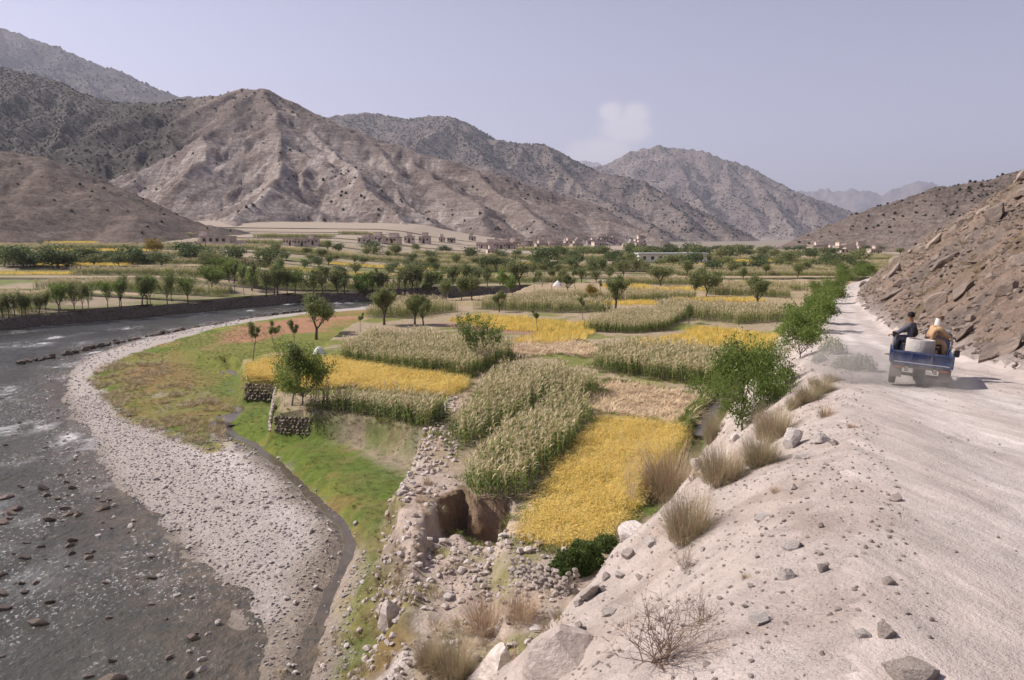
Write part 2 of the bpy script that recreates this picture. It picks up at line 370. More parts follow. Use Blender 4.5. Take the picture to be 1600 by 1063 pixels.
def scatter(name, proto, pts, rot, scl, label=None, cat=None, group=None, idx=None):
    g, n = _gn[proto]; pts = np.asarray(pts, np.float32)
    if len(pts) == 0: return None
    if np.ndim(scl) == 1: scl = np.repeat(np.asarray(scl)[:, None], 3, 1)
    me = bpy.data.meshes.new(name); me.vertices.add(len(pts)); me.vertices.foreach_set('co', pts.ravel())
    for an, typ, key, d in (('rot', 'FLOAT_VECTOR', 'vector', rot), ('scl', 'FLOAT_VECTOR', 'vector', scl), ('idx', 'INT', 'value', idx if idx is not None else rng.integers(0, n, len(pts)))):
        me.attributes.new(an, typ, 'POINT').data.foreach_set(key, np.asarray(d, np.int32 if typ == 'INT' else np.float32).ravel())
    o = link(name, me, kind='stuff')
    if label: o['label'] = label; o['category'] = cat
    if group: o['group'] = group
    o.modifiers.new('scatter', 'NODES').node_group = g; return o
def zrot(n, tilt=0.1): return np.stack([rng.normal(0, tilt, n), rng.normal(0, tilt, n), rng.uniform(0, 6.283, n)], 1)
def rand_in(P, dens, jitter=None, inset=0.0):
    """roughly even random points in a polygon, dens per square metre"""
    P = np.asarray(P); s = 1 / math.sqrt(dens); x0, y0 = P.min(0); x1, y1 = P.max(0)
    gx, gy = np.meshgrid(np.arange(x0, x1, s), np.arange(y0, y1, s)); gx = gx + rng.uniform(-.5, .5, gx.shape) * s; gy = gy + rng.uniform(-.5, .5, gy.shape) * s
    x, y = gx.ravel(), gy.ravel()
    if inset or jitter: m = sdist(x, y, P) + (jitter or 0) * fbm(x / 1.5, y / 1.5, 3, 2) > inset
    else: m = inside(x, y, P)
    return x[m], y[m]
# ------------------------------------------------------------------ fields (pixel outlines taken back onto the plain)
FIELDS = [  # kind, label, outline, height the outline was read at
 ('rice', 'ripe golden rice plot beside the tall grass on the road bank', [(818, 832), (880, 840), (940, 836), (1000, 778), (1050, 735), (1086, 692), (1088, 670), (1030, 655), (940, 645), (890, 702), (818, 800)], .35),
 ('stubble', 'cut rice plot with rows of straw between golden rice and maize', [(892, 626), (952, 592), (1060, 610), (1118, 628), (1090, 668), (940, 646)], 0),
 ('corn', 'largest maize plot, above the collapsed bank', [(716, 712), (742, 746), (802, 742), (934, 622), (905, 598), (862, 590), (828, 622), (790, 640), (750, 680)], 1.5),
 ('corn', 'maize plot behind the largest one, left of the cut rice', [(734, 598), (745, 585), (775, 562), (868, 556), (946, 578), (905, 596), (862, 588), (828, 618), (775, 634)], 1.7),
 ('corn', 'maize plot behind the cut rice plot, ending at the leafy roadside tree', [(922, 560), (955, 542), (1040, 540), (1150, 550), (1175, 562), (1120, 588), (1040, 580), (950, 568)], .75),
 ('corn', 'wide maize plot behind the golden plots in the middle of the plain', [(524, 534), (560, 518), (592, 509), (690, 514), (800, 527), (806, 534), (735, 560), (720, 562), (600, 548), (530, 538)], 1.8),
 ('corn', 'narrow green maize strip in front of the golden plots', [(484, 606), (530, 602), (700, 616), (706, 622), (690, 632), (600, 630), (490, 624)], 1.1),
 ('corn', 'small pale maize patch at the end of the narrow strip', [(585, 645), (600, 630), (690, 632), (672, 664), (640, 664), (610, 655)], .8),
 ('corn', 'small maize patch beside the footpath between two larger plots', [(694, 656), (708, 636), (735, 622), (778, 640), (765, 660), (720, 672)], 1.1),
 ('rice', 'orange rice plot above the stone terrace wall', [(376, 571), (440, 556), (505, 560), (480, 580), (430, 606), (386, 606)], .3),
 ('rice', 'golden rice strip behind the leafy willow', [(505, 559), (520, 556), (622, 574), (560, 598), (480, 604), (440, 604), (482, 580)], .3),
 ('rice', 'yellow rice plot in front of the wide maize plot', [(552, 600), (626, 574), (732, 588), (728, 600), (704, 613), (600, 606)], .3),
 ('stubble', 'cut plot with straw swaths beside the broom-shaped tree', [(768, 558), (803, 528), (905, 529), (945, 546), (920, 560), (872, 553), (790, 562)], 0),
 ('corn', 'maize plot beside the far trees in front of the river', [(510, 484), (525, 477), (600, 470), (690, 474), (718, 487), (690, 491), (640, 498), (560, 497)], 1.8),
 ('corn', 'long maize plot in front of the small dark tree', [(735, 480), (770, 473), (830, 468), (960, 480), (940, 489), (860, 490), (790, 486)], 1.8),
 ('rice', 'orange rice strip in front of the long maize plot', [(700, 497), (745, 490), (800, 492), (890, 502), (846, 515), (780, 512)], .3),
 ('soil', 'bare brown plot beside the orange rice strip', [(670, 506), (745, 505), (840, 516), (832, 524), (740, 518)], 0),
 ('rice', 'golden rice plot beside the slim tree in mid valley', [(800, 530), (850, 514), (905, 500), (962, 494), (905, 528), (860, 532)], .3),
 ('corn', 'pale maize plot beside the small round tree', [(905, 518), (960, 496), (1020, 489), (1078, 490), (1062, 506), (1040, 518), (985, 522)], 1.8),
 ('corn', 'broad pale maize plot beside the roadside shrubs', [(1018, 484), (1060, 478), (1222, 486), (1230, 503), (1160, 507), (1085, 500), (1078, 492)], 1.8),
 ('rice', 'large golden rice plot behind the leafy roadside tree', [(956, 541), (1000, 528), (1066, 520), (1088, 508), (1160, 515), (1215, 522), (1195, 545), (1150, 552), (1040, 544)], .3),
 ('rice', 'golden rice corner under the roadside trees', [(1180, 560), (1200, 545), (1222, 545), (1195, 590), (1165, 600)], .3),
 ('corn', 'thin maize hedge row in front of the willow group', [(980, 459), (1085, 465), (1088, 469), (978, 464)], 1.8),
 ('corn', 'maize strip in front of the cracked grey plot', [(1110, 452), (1232, 460), (1232, 466), (1105, 458)], 1.8),
]
for _i, _f in enumerate(FIELDS):
    _m = sum(p[1] for p in _f[2]) / len(_f[2]); _lowp = _i in (13, 14, 18, 19, 22, 23)
    FIELDS[_i] = (_f[0], _f[1], [G(a, b, 0.0 if _lowp and b > _m else (.35 if _lowp else min(_f[3], 1.45))) for a, b in _f[2]])
# ------------------------------------------------------------------ ground sheet
def build_ground():
    ys = [-14.0]
    while ys[-1] < 560: ys.append(ys[-1] + (0.1 if 25.0 < ys[-1] < 31.5 else max(0.13, 0.0078 * (ys[-1] + 9))))
    ys = np.array(ys); nr, nc = len(ys), 540
    u = np.linspace(-1, 1, nc); u = np.sign(u) * np.abs(u) ** 1.12
    X = u[None, :] * (ys[:, None] + 26) + 0 * ys[:, None]; Y = ys[:, None] + 0 * u[None, :]
    x, y = X.ravel(), Y.ravel(); z, q = H(x, y, True)
    n1 = fbm(x / 4, y / 4, 4, 1); n2 = fbm(x / 1.1, y / 1.1, 3, 3); n3 = fbm(x / 12, y / 12, 4, 5); n4 = fbm(x / .45, y / .45, 2, 6)
    def C(*c): return np.array(c)[None, :]
    def put(col, c, m): return col * (1 - m[:, None]) + c * m[:, None]
    sl, su, ds, dL, dR = q['sl'], q['su'], q['ds'], q['dL'], q['dR']
    col = np.repeat(C(.30, .25, .19), len(x), 0)                                   # plain soil
    # river bed and bar
    bar = put(np.repeat(C(.36, .32, .30), len(x), 0), C(.52, .48, .465), sstep(2.5, 7, sl + 1.5 * n1) * sstep(26, 15, np.hypot(x + 9, y - 36) * .8 + 3 * n1))
    bar = put(bar, C(.17, .145, .12), sstep(1.2, -0.6, sl + .5 * n2))
    bar = put(bar, C(.20, .165, .13), sstep(2.2, .8, ds + .5 * n2) * .8)
    low = bar
    grass = put(np.repeat(C(.12, .165, .024), len(x), 0), C(.25, .22, .05), sstep(-.1, .5, n1 + .5 * n2))
    grass = put(grass, C(.27, .16, .075), sstep(.12, .5, n3 + .45 * n2 + .2) * .75)
    MEA = Gp([(140, 575), (200, 545), (262, 528), (330, 508), (470, 488), (640, 480), (620, 560), (480, 640), (668, 690), (640, 790), (620, 840), (636, 900), (655, 960), (650, 1063), (540, 1063), (545, 950), (572, 890), (578, 850), (548, 800), (470, 735), (410, 690), (340, 660), (335, 690), (260, 665), (180, 625)], -1.4)
    sm = sdist(x, y, MEA) + .7 * n2 + .5 * n1
    low = put(low, grass, sstep(-.3, .35, sm))
    G0 = Gp([(150, 575), (250, 540), (330, 570), (360, 620), (330, 670), (240, 650)], -1.4); s0 = sdist(x, y, G0)
    low = put(low, put(np.repeat(C(.25, .15, .07), len(x), 0), C(.17, .17, .05), sstep(-.2, .4, n1 + .6 * n2)), sstep(-1.5, 2.5, s0 + 2 * n1) * .85)
    low = put(low, C(.40, .33, .27), sstep(.35, .6, n1 * .6 + n2 * .6 - .05) * sstep(0, 3, s0) * .8)
    s1 = sdist(x, y, GR1); low = put(low, C(.17, .18, .04), sstep(-.1, .5, s1) * .8)
    RED = Gp([(330, 540), (380, 510), (470, 496), (560, 494), (520, 512), (440, 522)], -.7); low = put(low, C(.36, .185, .115), sstep(-3, 2, sdist(x, y, RED) + 4 * n1) * .95)
    pale = Gp([(520, 680), (560, 672), (600, 700), (650, 705), (640, 740), (580, 712)], -1.2); low = put(low, C(.36, .29, .23), sstep(-1, .6, sdist(x, y, pale) + n1 + .6 * n2) * .8)
    lush = Gp([(345, 600), (385, 585), (440, 610), (432, 655), (520, 690), (620, 740), (600, 790), (520, 720), (400, 650)], -1.4); low = put(low, C(.10, .15, .03), sstep(-1.5, 1, sdist(x, y, lush) + 1.5 * n1) * .75)
    fld = put(np.repeat(C(.31, .245, .17), len(x), 0), C(.15, .165, .04), sstep(-.15, .3, n1 + .4 * n2 - .05)); fld = put(fld, C(.36, .27, .18), sstep(95, 125, y) * .7)   # bunds and paths between plots
    tag = np.zeros(len(x), int)
    for kind, lab, P in FIELDS:
        s = sdist(x, y, P) + .15 * n2
        c = {'rice': C(.24, .18, .045), 'corn': C(.17, .145, .09), 'stubble': C(.27, .185, .125), 'soil': C(.27, .17, .125)}[kind]
        fld = put(fld, c, sstep(-.15, .15, s))
    # loose earth round the pit and along the foot of the plots
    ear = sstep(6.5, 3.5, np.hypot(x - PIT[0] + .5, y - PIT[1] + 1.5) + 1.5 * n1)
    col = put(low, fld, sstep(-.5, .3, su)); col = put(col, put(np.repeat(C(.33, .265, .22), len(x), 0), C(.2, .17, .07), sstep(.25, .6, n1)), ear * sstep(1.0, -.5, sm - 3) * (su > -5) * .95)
    RB = Gp([(598, 800), (640, 745), (680, 740), (720, 800), (830, 850), (900, 900), (940, 960), (800, 1063), (660, 1063), (665, 960), (640, 890)], -.8); col = put(col, put(np.repeat(C(.40, .325, .28), len(x), 0), C(.21, .19, .085), sstep(.2, .55, n1 + .4 * n2)), sstep(-.8, .6, sdist(x, y, RB) + .9 * n1) * .92)
    GST = Gp([(552, 790), (602, 790), (606, 850), (592, 900), (584, 960), (576, 1063), (528, 1063), (536, 960), (558, 900), (570, 850)], -1.8); col = put(col, put(np.repeat(C(.13, .155, .035), len(x), 0), C(.24, .20, .08), sstep(0, .5, n1 + .5 * n2)), sstep(-.5, .5, sdist(x, y, GST) + .6 * n1 + .3 * n2) * .9)
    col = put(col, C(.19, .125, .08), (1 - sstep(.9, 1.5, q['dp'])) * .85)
    pathp = Gp([(668, 700), (690, 670), (715, 640), (733, 610)], 0); dpth, _ = seg_dist(x, y, pathp); col = put(col, C(.36, .27, .2), sstep(1.1, .5, dpth + .3 * n2))
    col = put(col, C(.09, .15, .02), sstep(1.9, 1.0, q['dc'] + .3 * n2) * (su > 1) * .8)
    # beyond the river
    fg = put(np.repeat(C(.29, .235, .17), len(x), 0), C(.14, .16, .05), sstep(0, .5, n3 + .4 * n1)); fg = put(fg, C(.32, .265, .215), sstep(275, 340, y + 25 * n3)); col = put(col, fg, sstep(-.2, .3, q['beyond'])); col = put(col, C(.10, .085, .075), sstep(-.3, .1, q['beyond']) * sstep(1.0, .4, q['beyond']) * (x < -6))
    # embankment, road, hillside
    dirt = put(np.repeat(C(.49, .42, .385), len(x), 0), C(.39, .32, .285), sstep(-.1, .5, n2 + .5 * n4)); dirt = put(dirt, C(.57, .51, .485), sstep(.1, .6, n1 + .3 * n4) * .6)
    road = put(np.repeat(C(.475, .425, .405), len(x), 0), C(.54, .50, .485), sstep(-.2, .4, fbm(x / 1.5, y / 5, 3, 3)) * .8)
    trk = np.exp(-((q['t'] - .33) / .10) ** 2) + np.exp(-((q['t'] - .62) / .10) ** 2); road = put(road, C(.41, .35, .325), sstep(.55, .15, trk + .35 * fbm(x / .8, y / 3, 3, 2)) * .55); road = put(road, C(.38, .32, .295), sstep(.25, .5, fbm(x / .22, y / 2.5, 3, 4)) * .35)
    em = sstep(-.15, .35, q['zs'] - q['lo']); sl_ = put(road, dirt, sstep(-.6, .9, dL + .3 * n2))
    rock = put(np.repeat(C(.27, .20, .16), len(x), 0), C(.20, .165, .145), sstep(-.1, .35, n1 + .5 * n2)); rock = put(rock, C(.21, .15, .075), sstep(.05, .45, n3 + .6 * n2) * .75); rock = put(rock, C(.12, .09, .07), sstep(.25, .6, n2 + .4 * n4) * .5)
    sl_ = put(sl_, rock, sstep(0, 1.2, dR)); col = put(col, sl_, em)
    rgba = np.concatenate([col, np.ones((len(x), 1))], 1)
    V = np.stack([x, y, z], 1); F = grid_faces(nr, nc)
    def fc(a): return a[F].mean(1)
    fe, fdL, fdR, fsl, fsu, fb, fsm = (fc(a) for a in (q['zs'] - q['lo'], dL, dR, sl, su, q['beyond'], sm))
    zone = np.full(len(F), 3); zone[(fsu < 0) & (fsm < 0)] = 1; zone[(fsu < 0) & (fsm >= 0)] = 2; zone[fsl < 0] = 0; zone[fb > 0] = 4
    zone[fe > 0] = 5; zone[(fe > 0) & (fdL < 0.1)] = 6; zone[(fe > 0) & (fdR > .3)] = 7
    mats = [MAT['river_bed'], MAT['gravel'], MAT['turf'], MAT['soil'], MAT['soil'], MAT['dirt'], MAT['road'], MAT['hill']]
    for k, nm in enumerate(['river_bed', 'gravel_bar', 'meadow', 'field_ground', 'valley_ground', 'road_embankment', 'road', 'hillside']):
        f = F[zone == k]
        if not len(f): continue
        used, inv = np.unique(f, return_inverse=True); link(nm, mesh_np(nm, V[used], inv.reshape(-1, 4), [mats[k]], True, attrs={'col': ('FLOAT_COLOR', rgba[used])}), kind='structure')
def terrain_mat(name, var, scale, bumps, rough=.95, speck=None):
    t = NT(name); c = t.attr('col'); f = t.noise(scale, 6, .65); c = t.mix(1.0, c, t.rng(f, .25, .75, 1 - var, 1 + var), 'MULTIPLY')
    if name == 'road':
        for sc, lo_, hi_ in ((1.0, .8, 1.14), (3.2, .86, 1.1)): c = t.mix(1.0, c, t.rng(t.noise(sc, 4, .6, t.mapv((3.2, .16, 1), (0, 0, R(21)))), .3, .7, lo_, hi_), 'MULTIPLY')
    if speck:
        for sc, lo, hi, cc in speck: c = t.mix(t.rng(t.vor(sc), lo, hi, 1, 0), c, cc)
    t.color(c).rough(rough); nn = None
    for sc, d in bumps: nn = t.bump(t.noise(sc, 5, .7), d, 1.0, nn)
    return t.m
MAT = {}
MAT['river_bed'] = terrain_mat('river_bed', .4, 3, [(4, .1)]); MAT['gravel'] = terrain_mat('gravel', .35, 5, [(6, .12)], speck=[(5.5, .03, .22, (.2, .175, .165)), (9, .02, .2, (.46, .43, .42))])
MAT['turf'] = terrain_mat('turf', .4, 2.2, [(7, .12), (25, .05)]); MAT['soil'] = terrain_mat('soil', .3, 1.7, [(5, .12)])
MAT['dirt'] = terrain_mat('dirt', .22, 2.6, [(6, .09), (28, .03)], speck=[(7, .02, .13, (.26, .21, .185)), (16, .02, .16, (.55, .51, .49))]); MAT['road'] = terrain_mat('road', .13, 1.4, [(5, .04), (40, .012)], speck=[(11, .01, .07, (.33, .28, .26)), (23, .01, .09, (.6, .56, .54))])
MAT['hill'] = terrain_mat('hill', .35, 1.1, [(1.6, .5), (7, .15)])
build_ground()
# far plain, so that the ground reaches the horizon
_m = plain('far_plain', (.22, .19, .15), .95, .2, .01)
link('far_plain', mesh_np('far_plain', [(-16000, 548, 1.2), (16000, 548, 1.2), (16000, 16500, 1.2), (-16000, 16500, 1.2)], [[0, 1, 2, 3]], [_m], False), kind='structure')
link('lower_plain', mesh_np('lower_plain', [(-16000, -4000, -9), (16000, -4000, -9), (16000, 16500, -9), (-16000, 16500, -9)], [[0, 1, 2, 3]], [_m], False), kind='structure')
# ------------------------------------------------------------------ water
def water_mat(name, deep, foam_lo, foam_hi, flow=1.0, calm=1.0, ro=.14):
    t = NT(name); v = t.mapv((.32, .17, 1), (0, 0, R(28)))
    n1 = t.noise(1.0, 6, .72, v); big = t.noise(.055, 3, .55, t.mapv((1, 1, 1)))
    patch = t.noise(.16, 3, .6, t.mapv((1.0, .55, 1), (0, 0, R(28)))); foam = t.math('MULTIPLY', t.rng(n1, foam_lo, foam_hi, 0, 1), t.rng(patch, .48, .63, 0, 1))
    glint = t.rng(t.noise(7.0, 5, .8, t.mapv((1, .6, 1), (0, 0, R(28)))), .56, .66, 0, .9); glint = t.math('MULTIPLY', glint, t.rng(patch, .44, .6, 0.0, 1))  # small white flecks: sparkle of the water painted into its colour
    yy = t.n('SeparateXYZ'); t.l(t.co('Object'), yy.inputs[0]); foam = t.math('MULTIPLY', t.math('MAXIMUM', t.math('MULTIPLY', foam, t.rng(yy.outputs['Y'], 30, 62, .25, 1)), t.math('MULTIPLY', glint, t.rng(yy.outputs['Y'], 22, 60, .85, 1))), flow); foam.node.use_clamp = True  # whitewater and painted sparkle merged into one colour mask
    c = t.mix(t.rng(big, .35, .65), deep, tuple(k * 1.6 for k in deep)); sh = t.attr('shore', 'Fac'); c = t.mix(t.math('MULTIPLY', sh, t.rng(t.noise(1.4, 4, .65), .3, .65)), c, (.135, .105, .078)); t.color(t.mix(foam, c, (.68, .68, .7))); t.rough(t.math('ADD', t.math('MULTIPLY', foam, .6), ro)); t.b.inputs['IOR'].default_value = 1.33; t.b.inputs['Specular IOR Level'].default_value = .5
    a = t.bump(t.noise(.9, 4, .6, v), .45 * calm, 1.0); t.bump(t.noise(4.0, 4, .7, t.mapv((1, .6, 1), (0, 0, R(28)))), .10 * calm, 1.0, a); return t.m
MAT['water'] = water_mat('river_water', (.040, .042, .036), .52, .68, 1.0, 1.3, .05)
MAT['brook'] = water_mat('brook_water', (.055, .046, .036), .60, .8, .3, .3, .05)
xs = np.concatenate([np.arange(-190, -60, 1.6), np.arange(-60, 32, .4)]); ys = np.concatenate([np.arange(-20, 75, .4), np.arange(75, 192, .8)])
X, Y = np.meshgrid(xs, ys); zz = WATER + .06 * fbm(X / 1.0 + Y / 5, Y / 1.5, 3, 2) + .10 * ridged(X / 2.6 + Y / 6, Y / 3.6, 4, 4) - .05
V = np.stack([X.ravel(), Y.ravel(), zz.ravel()], 1); F = grid_faces(*X.shape); _c = V[F].mean(1)
F = F[(sdist(_c[:, 0], _c[:, 1], LAND) < 2.0) & (_c[:, 1] < bankY(_c[:, 0]) + 1)]
link('river', mesh_np('river', V, F, [MAT['water']], attrs={'shore': ('FLOAT', np.exp(-np.maximum(0, -sdist(V[:, 0], V[:, 1], LAND)) / 3.5))}), kind='structure')
def ribbon(name, P, zf, w, mat):
    P = np.array(P); n = 60; t = np.linspace(0, len(P) - 1, n); x = np.interp(t, np.arange(len(P)), P[:, 0]); y = np.interp(t, np.arange(len(P)), P[:, 1])
    k = np.ones(5) / 5; x = np.convolve(np.pad(x, 2, mode='edge'), k, 'valid'); y = np.convolve(np.pad(y, 2, mode='edge'), k, 'valid')
    dx, dy = np.gradient(x), np.gradient(y); l = np.hypot(dx, dy); nx, ny = -dy / l, dx / l; v = []
    for j in np.linspace(-1, 1, 7): v.append(np.stack([x + nx * w * j, y + ny * w * j, zf(t / (len(P) - 1))], 1))
    return link(name, mesh_np(name, np.concatenate(v), grid_faces(7, n), [mat], attrs={'shore': ('FLOAT', np.full(7 * n, .55))}), kind='structure')
ribbon('brook', STREAM, lambda f: np.interp(f, [0, .3, .36, .6, 1], [-1.45, -1.85, -2.14, -2.28, -2.58]), 1.0, MAT['brook'])
ribbon('irrigation_canal', CANAL[:7], lambda f: -.17 + 0 * f, .6, MAT['brook'])
# ------------------------------------------------------------------ mountains: ridge skeletons with spurs, slopes falling away from them
def spurs(poly, gap, slope, zb, jit, front=True, keep=.5):
    out = []; P = [np.array(p, float) for p in poly]; carry = gap * random.random()
    for a, b in zip(P[:-1], P[1:]):
        L = np.linalg.norm((b - a)[:2]); d = (b - a) / max(L, 1e-6); s = carry
        while s < L:
            p = a + (b - a) * s / L
            for side in (-1, 1):
                n = np.array([-d[1] * side, d[0] * side]); dn = np.array([d[0], d[1]]) * (-1 if d[2] > 0 else 1)
                v = n + dn * random.uniform(.1, .75); v /= np.linalg.norm(v)
                if front and v[1] > .45: continue
                if p[2] - zb < 12: continue
                ln = (p[2] - zb) / slope * random.uniform(.65, 1.1); k = 4; q = [p - np.array([0, 0, 1.0])]; ang = 0
                for i in range(k):
                    ang += random.uniform(-jit, jit); c, s_ = math.cos(ang), math.sin(ang); w = np.array([v[0] * c - v[1] * s_, v[0] * s_ + v[1] * c])
                    q.append(np.array([*(q[-1][:2] + w * ln / k), q[-1][2] - ln / k * slope * random.uniform(.7, 1.3)]))
                out.append(q)
            s += gap * random.uniform(.6, 1.5)
        carry = s - L
    return out
def ridge_height(x, y, segs, k, warp, wl, gul):
    wx = x + warp * fbm(x / wl, y / wl, 4, 1); wy = y + warp * fbm(x / wl + 40, y / wl, 4, 2); h = np.full(x.shape, -1e3); sc = np.zeros(x.shape); dd = np.zeros(x.shape)
    for si, (a, b, kk) in enumerate(segs):
        r = max(a[2], b[2]) / kk + 30
        m = (wx > min(a[0], b[0]) - r) & (wx < max(a[0], b[0]) + r) & (wy > min(a[1], b[1]) - r) & (wy < max(a[1], b[1]) + r)
        i = np.nonzero(m)[0]
        if not len(i): continue
        dx, dy = b[0] - a[0], b[1] - a[1]; px, py = wx[i], wy[i]; t = np.clip(((px - a[0]) * dx + (py - a[1]) * dy) / (dx * dx + dy * dy + 1e-9), 0, 1)
        d = np.hypot(px - a[0] - t * dx, py - a[1] - t * dy); hn = a[2] + t * (b[2] - a[2]) - kk * d * (1 + 0.0006 * kk * d) + .2 * kk * d * d / (d + 60); w = hn > h[i]; j = i[w]; h[j] = hn[w]; dd[j] = d[w]; sc[j] = (t * math.hypot(dx, dy) + si * 57.3)[w]
    rel = np.clip(h / 60, 0, 1)
    u = wl / 130.0; am = np.clip(dd / (30 * u), 0, 1); g1 = ridged(sc / (26 * u), dd / (210 * u), 2, 2) - .5; g2 = ridged(sc / (9 * u), dd / (120 * u), 2, 6) - .5
    return h + am * u * (7.5 * g1 + 2.6 * g2) * rel + (gul * (ridged(wx / (wl * .22), wy / (wl * .22), 5, 3) - .62) + gul * .33 * (ridged(x / (wl * .06), y / (wl * .06), 3, 5) - .6)) * rel
MOUNT = []
def mountain(name, crest, ridges, az, yr, nr, nc, mat, k=.72, gaps=(90, 45), slopes=(.36, .5), zb=8, warp=26, wl=130, gul=14, seed=1, jit=.35, lvl2=True, D=1.0):
    random.seed(seed); crest = [(a, b, c * D) for a, b, c in crest]; ridges = [[(a, b, c * D) for a, b, c in r] for r in ridges]; yr = (yr[0] * D, yr[1] * D); gaps = (gaps[0] * D, gaps[1] * D); warp *= D; wl *= D; gul *= D
    P = [AT(*c) for c in crest]; polys = [(P, k)]; first = [P] + [[AT(*c) for c in r] for r in ridges]; polys += [(r, k) for r in first[1:]]
    l1 = []
    for r in first: l1 += spurs(r, gaps[0], slopes[0], zb, jit)
    polys += [(r, k) for r in l1]
    if lvl2:
        for r in l1 + first[1:]: polys += [(q, k * 1.06) for q in spurs(r, gaps[1], slopes[1], zb, jit, True)]
    segs = [(a, b, kk) for r, kk in polys for a, b in zip(r[:-1], r[1:])]
    u = np.linspace(*az, nc); ys = yr[0] * (yr[1] / yr[0]) ** np.linspace(0, 1, nr); X = u[None, :] * ys[:, None]; Y = ys[:, None] + 0 * u[None, :]; x, y = X.ravel(), Y.ravel()
    fn = lambda a, b: ridge_height(a, b, segs, k, warp, wl, gul)
    h = fn(x, y); fl = far_ground(x, np.minimum(y, 560)); 
    z = np.where(h > fl - 4, h, fl - 4); hh = z.reshape(nr, nc); MOUNT.append((az, yr, hh))
    ker = lambda A, n: sum(np.roll(np.roll(A, i, 0), j, 1) for i in (-n, 0, n) for j in (-n, 0, n)) / 9
    cav = (hh - ker(hh, 3)).ravel()
    return x, y, z, cav, grid_faces(nr, nc)
def mount_mat(name, base, pale, veg, brown, s=1.0):
    t = NT(name); at = t.attr('mask'); sep = t.n('SeparateColor'); t.l(at, sep.inputs[0]); vegm, scree, warm = sep.outputs
    f = t.noise(.02 * s, 8, .7); c = t.mix(t.rng(f, .3, .7), base, tuple(k * .72 for k in base)); c = t.mix(warm, c, brown)
    st = t.noise(.10 * s, 6, .75, t.mapv((1, .16, .16), (0, 0, .25))); c = t.mix(t.math('MULTIPLY', t.rng(st, .44, .62), scree), c, pale); c = t.mix(1.0, c, t.rng(st, .3, .7, 1.25, .72), 'MULTIPLY')
    strata = t.noise(.5 * s, 3, .6, t.mapv((.1, .1, 1.0), (.5, .35, 0))); c = t.mix(1.0, c, t.rng(strata, .25, .75, .66, 1.25), 'MULTIPLY')
    grain = t.noise(.34 * s, 4, .8); c = t.mix(1.0, c, t.rng(grain, .33, .67, .5, 1.3), 'MULTIPLY'); c = t.mix(t.math('MULTIPLY', t.rng(vegm, .25, .9, 0, .95), t.rng(t.noise(.05 * s, 5, .7), .22, .55)), c, (.055, .05, .042)); dots = t.rng(t.vor(.24 * s), .2, .5, 1, 0); dn = t.noise(.03 * s, 4, .65); dm = t.math('MULTIPLY', dots, t.rng(t.math('ADD', dn, vegm), .92, 1.25)); c = t.mix(dm, c, veg)
    t.color(c).rough(.95); a = t.bump(t.noise(.09 * s, 8, .75), 9 / s, .8); t.bump(t.noise(.5 * s, 5, .7), 1.6 / s, .8, a); return t.m
def mount_obj(name, res, mat, vegf, screef, warmf):
    x, y, z, cav, F = res; n = fbm(x / 90, y / 90, 4, 2)
    ms = np.stack([np.clip(vegf(x, y, z, cav, n), 0, 1), np.clip(screef(x, y, z, cav, n), 0, 1), np.clip(warmf(x, y, z, cav, n), 0, 1), np.ones(len(x))], 1)
    return link(name, mesh_np(name, np.stack([x, y, z], 1), F, [mat], True, attrs={'mask': ('FLOAT_COLOR', ms)}), kind='structure')
BASE, PALE, VEG, BRN = (.30, .243, .222), (.60, .525, .49), (.034, .034, .028), (.22, .16, .128)
MAT['mountain'] = mount_mat('mountain', BASE, PALE, VEG, BRN, 1.0); MAT['mountain_mid'] = mount_mat('mountain_mid', BASE, PALE, VEG, BRN, .38); MAT['mountain_far'] = mount_mat('mountain_far', BASE, PALE, VEG, BRN, .17)
m1 = mountain('mountain', [(-420, 120, 1500), (-220, 92, 1500), (-80, 98, 1420), (0, 104, 1360), (60, 120, 1290), (130, 148, 1200), (200, 161, 1130), (280, 159, 1060), (330, 153, 1000), (380, 141, 965), (425, 140, 950), (462, 166, 930), (510, 187, 915), (560, 206, 900), (640, 240, 880), (690, 253, 865), (750, 266, 845), (800, 284, 830), (850, 305, 810), (900, 328, 780), (950, 350, 740), (1000, 372, 700)],
    [[(425, 140, 950), (442, 185, 850), (432, 235, 740), (425, 285, 640), (405, 330, 540), (370, 362, 450)],
     [(462, 166, 930), (520, 225, 820), (570, 275, 700), (620, 330, 590), (650, 362, 520)],
     [(330, 153, 1000), (290, 200, 900), (235, 245, 790), (180, 285, 690), (140, 325, 600)],
     [(640, 240, 880), (690, 275, 780), (745, 315, 680), (790, 355, 590)],
     [(130, 148, 1200), (90, 200, 1000), (40, 245, 850)], [(750, 266, 845), (820, 318, 720), (870, 355, 620)]],
    (-1.02, .22), (300, 1650), 330, 560, None, k=.70, gaps=(95, 46), slopes=(.38, .56), seed=3, gul=5)
mount_obj('mountain', m1, MAT['mountain'],
    lambda x, y, z, c, n: .16 + 1.25 * sstep(-300, -520, x + .25 * (y - 900) + 120 * n) + .25 * sstep(120, 190, z) - .05 * c,
    lambda x, y, z, c, n: sstep(.0, .5, n + .55 - .9 * np.abs((x + 215 - 0.05 * (y - 500)) / 190) ** 1.2) + .6 * sstep(.3, -2, c) + .35 * sstep(60, 20, z),
    lambda x, y, z, c, n: .25 + .6 * sstep(-150, -350, x) * sstep(100, 30, z + 40 * n))
m0 = mountain('foothill', [(-700, 170, 420), (-350, 190, 410), (-100, 222, 395), (0, 240, 380), (60, 264, 365), (120, 303, 345), (175, 335, 325), (225, 360, 300), (260, 378, 285)], [], (-1.6, -.3), (205, 620), 130, 260, None, k=.42, gaps=(60, 30), slopes=(.22, .35), seed=5, gul=8, warp=16, wl=70)
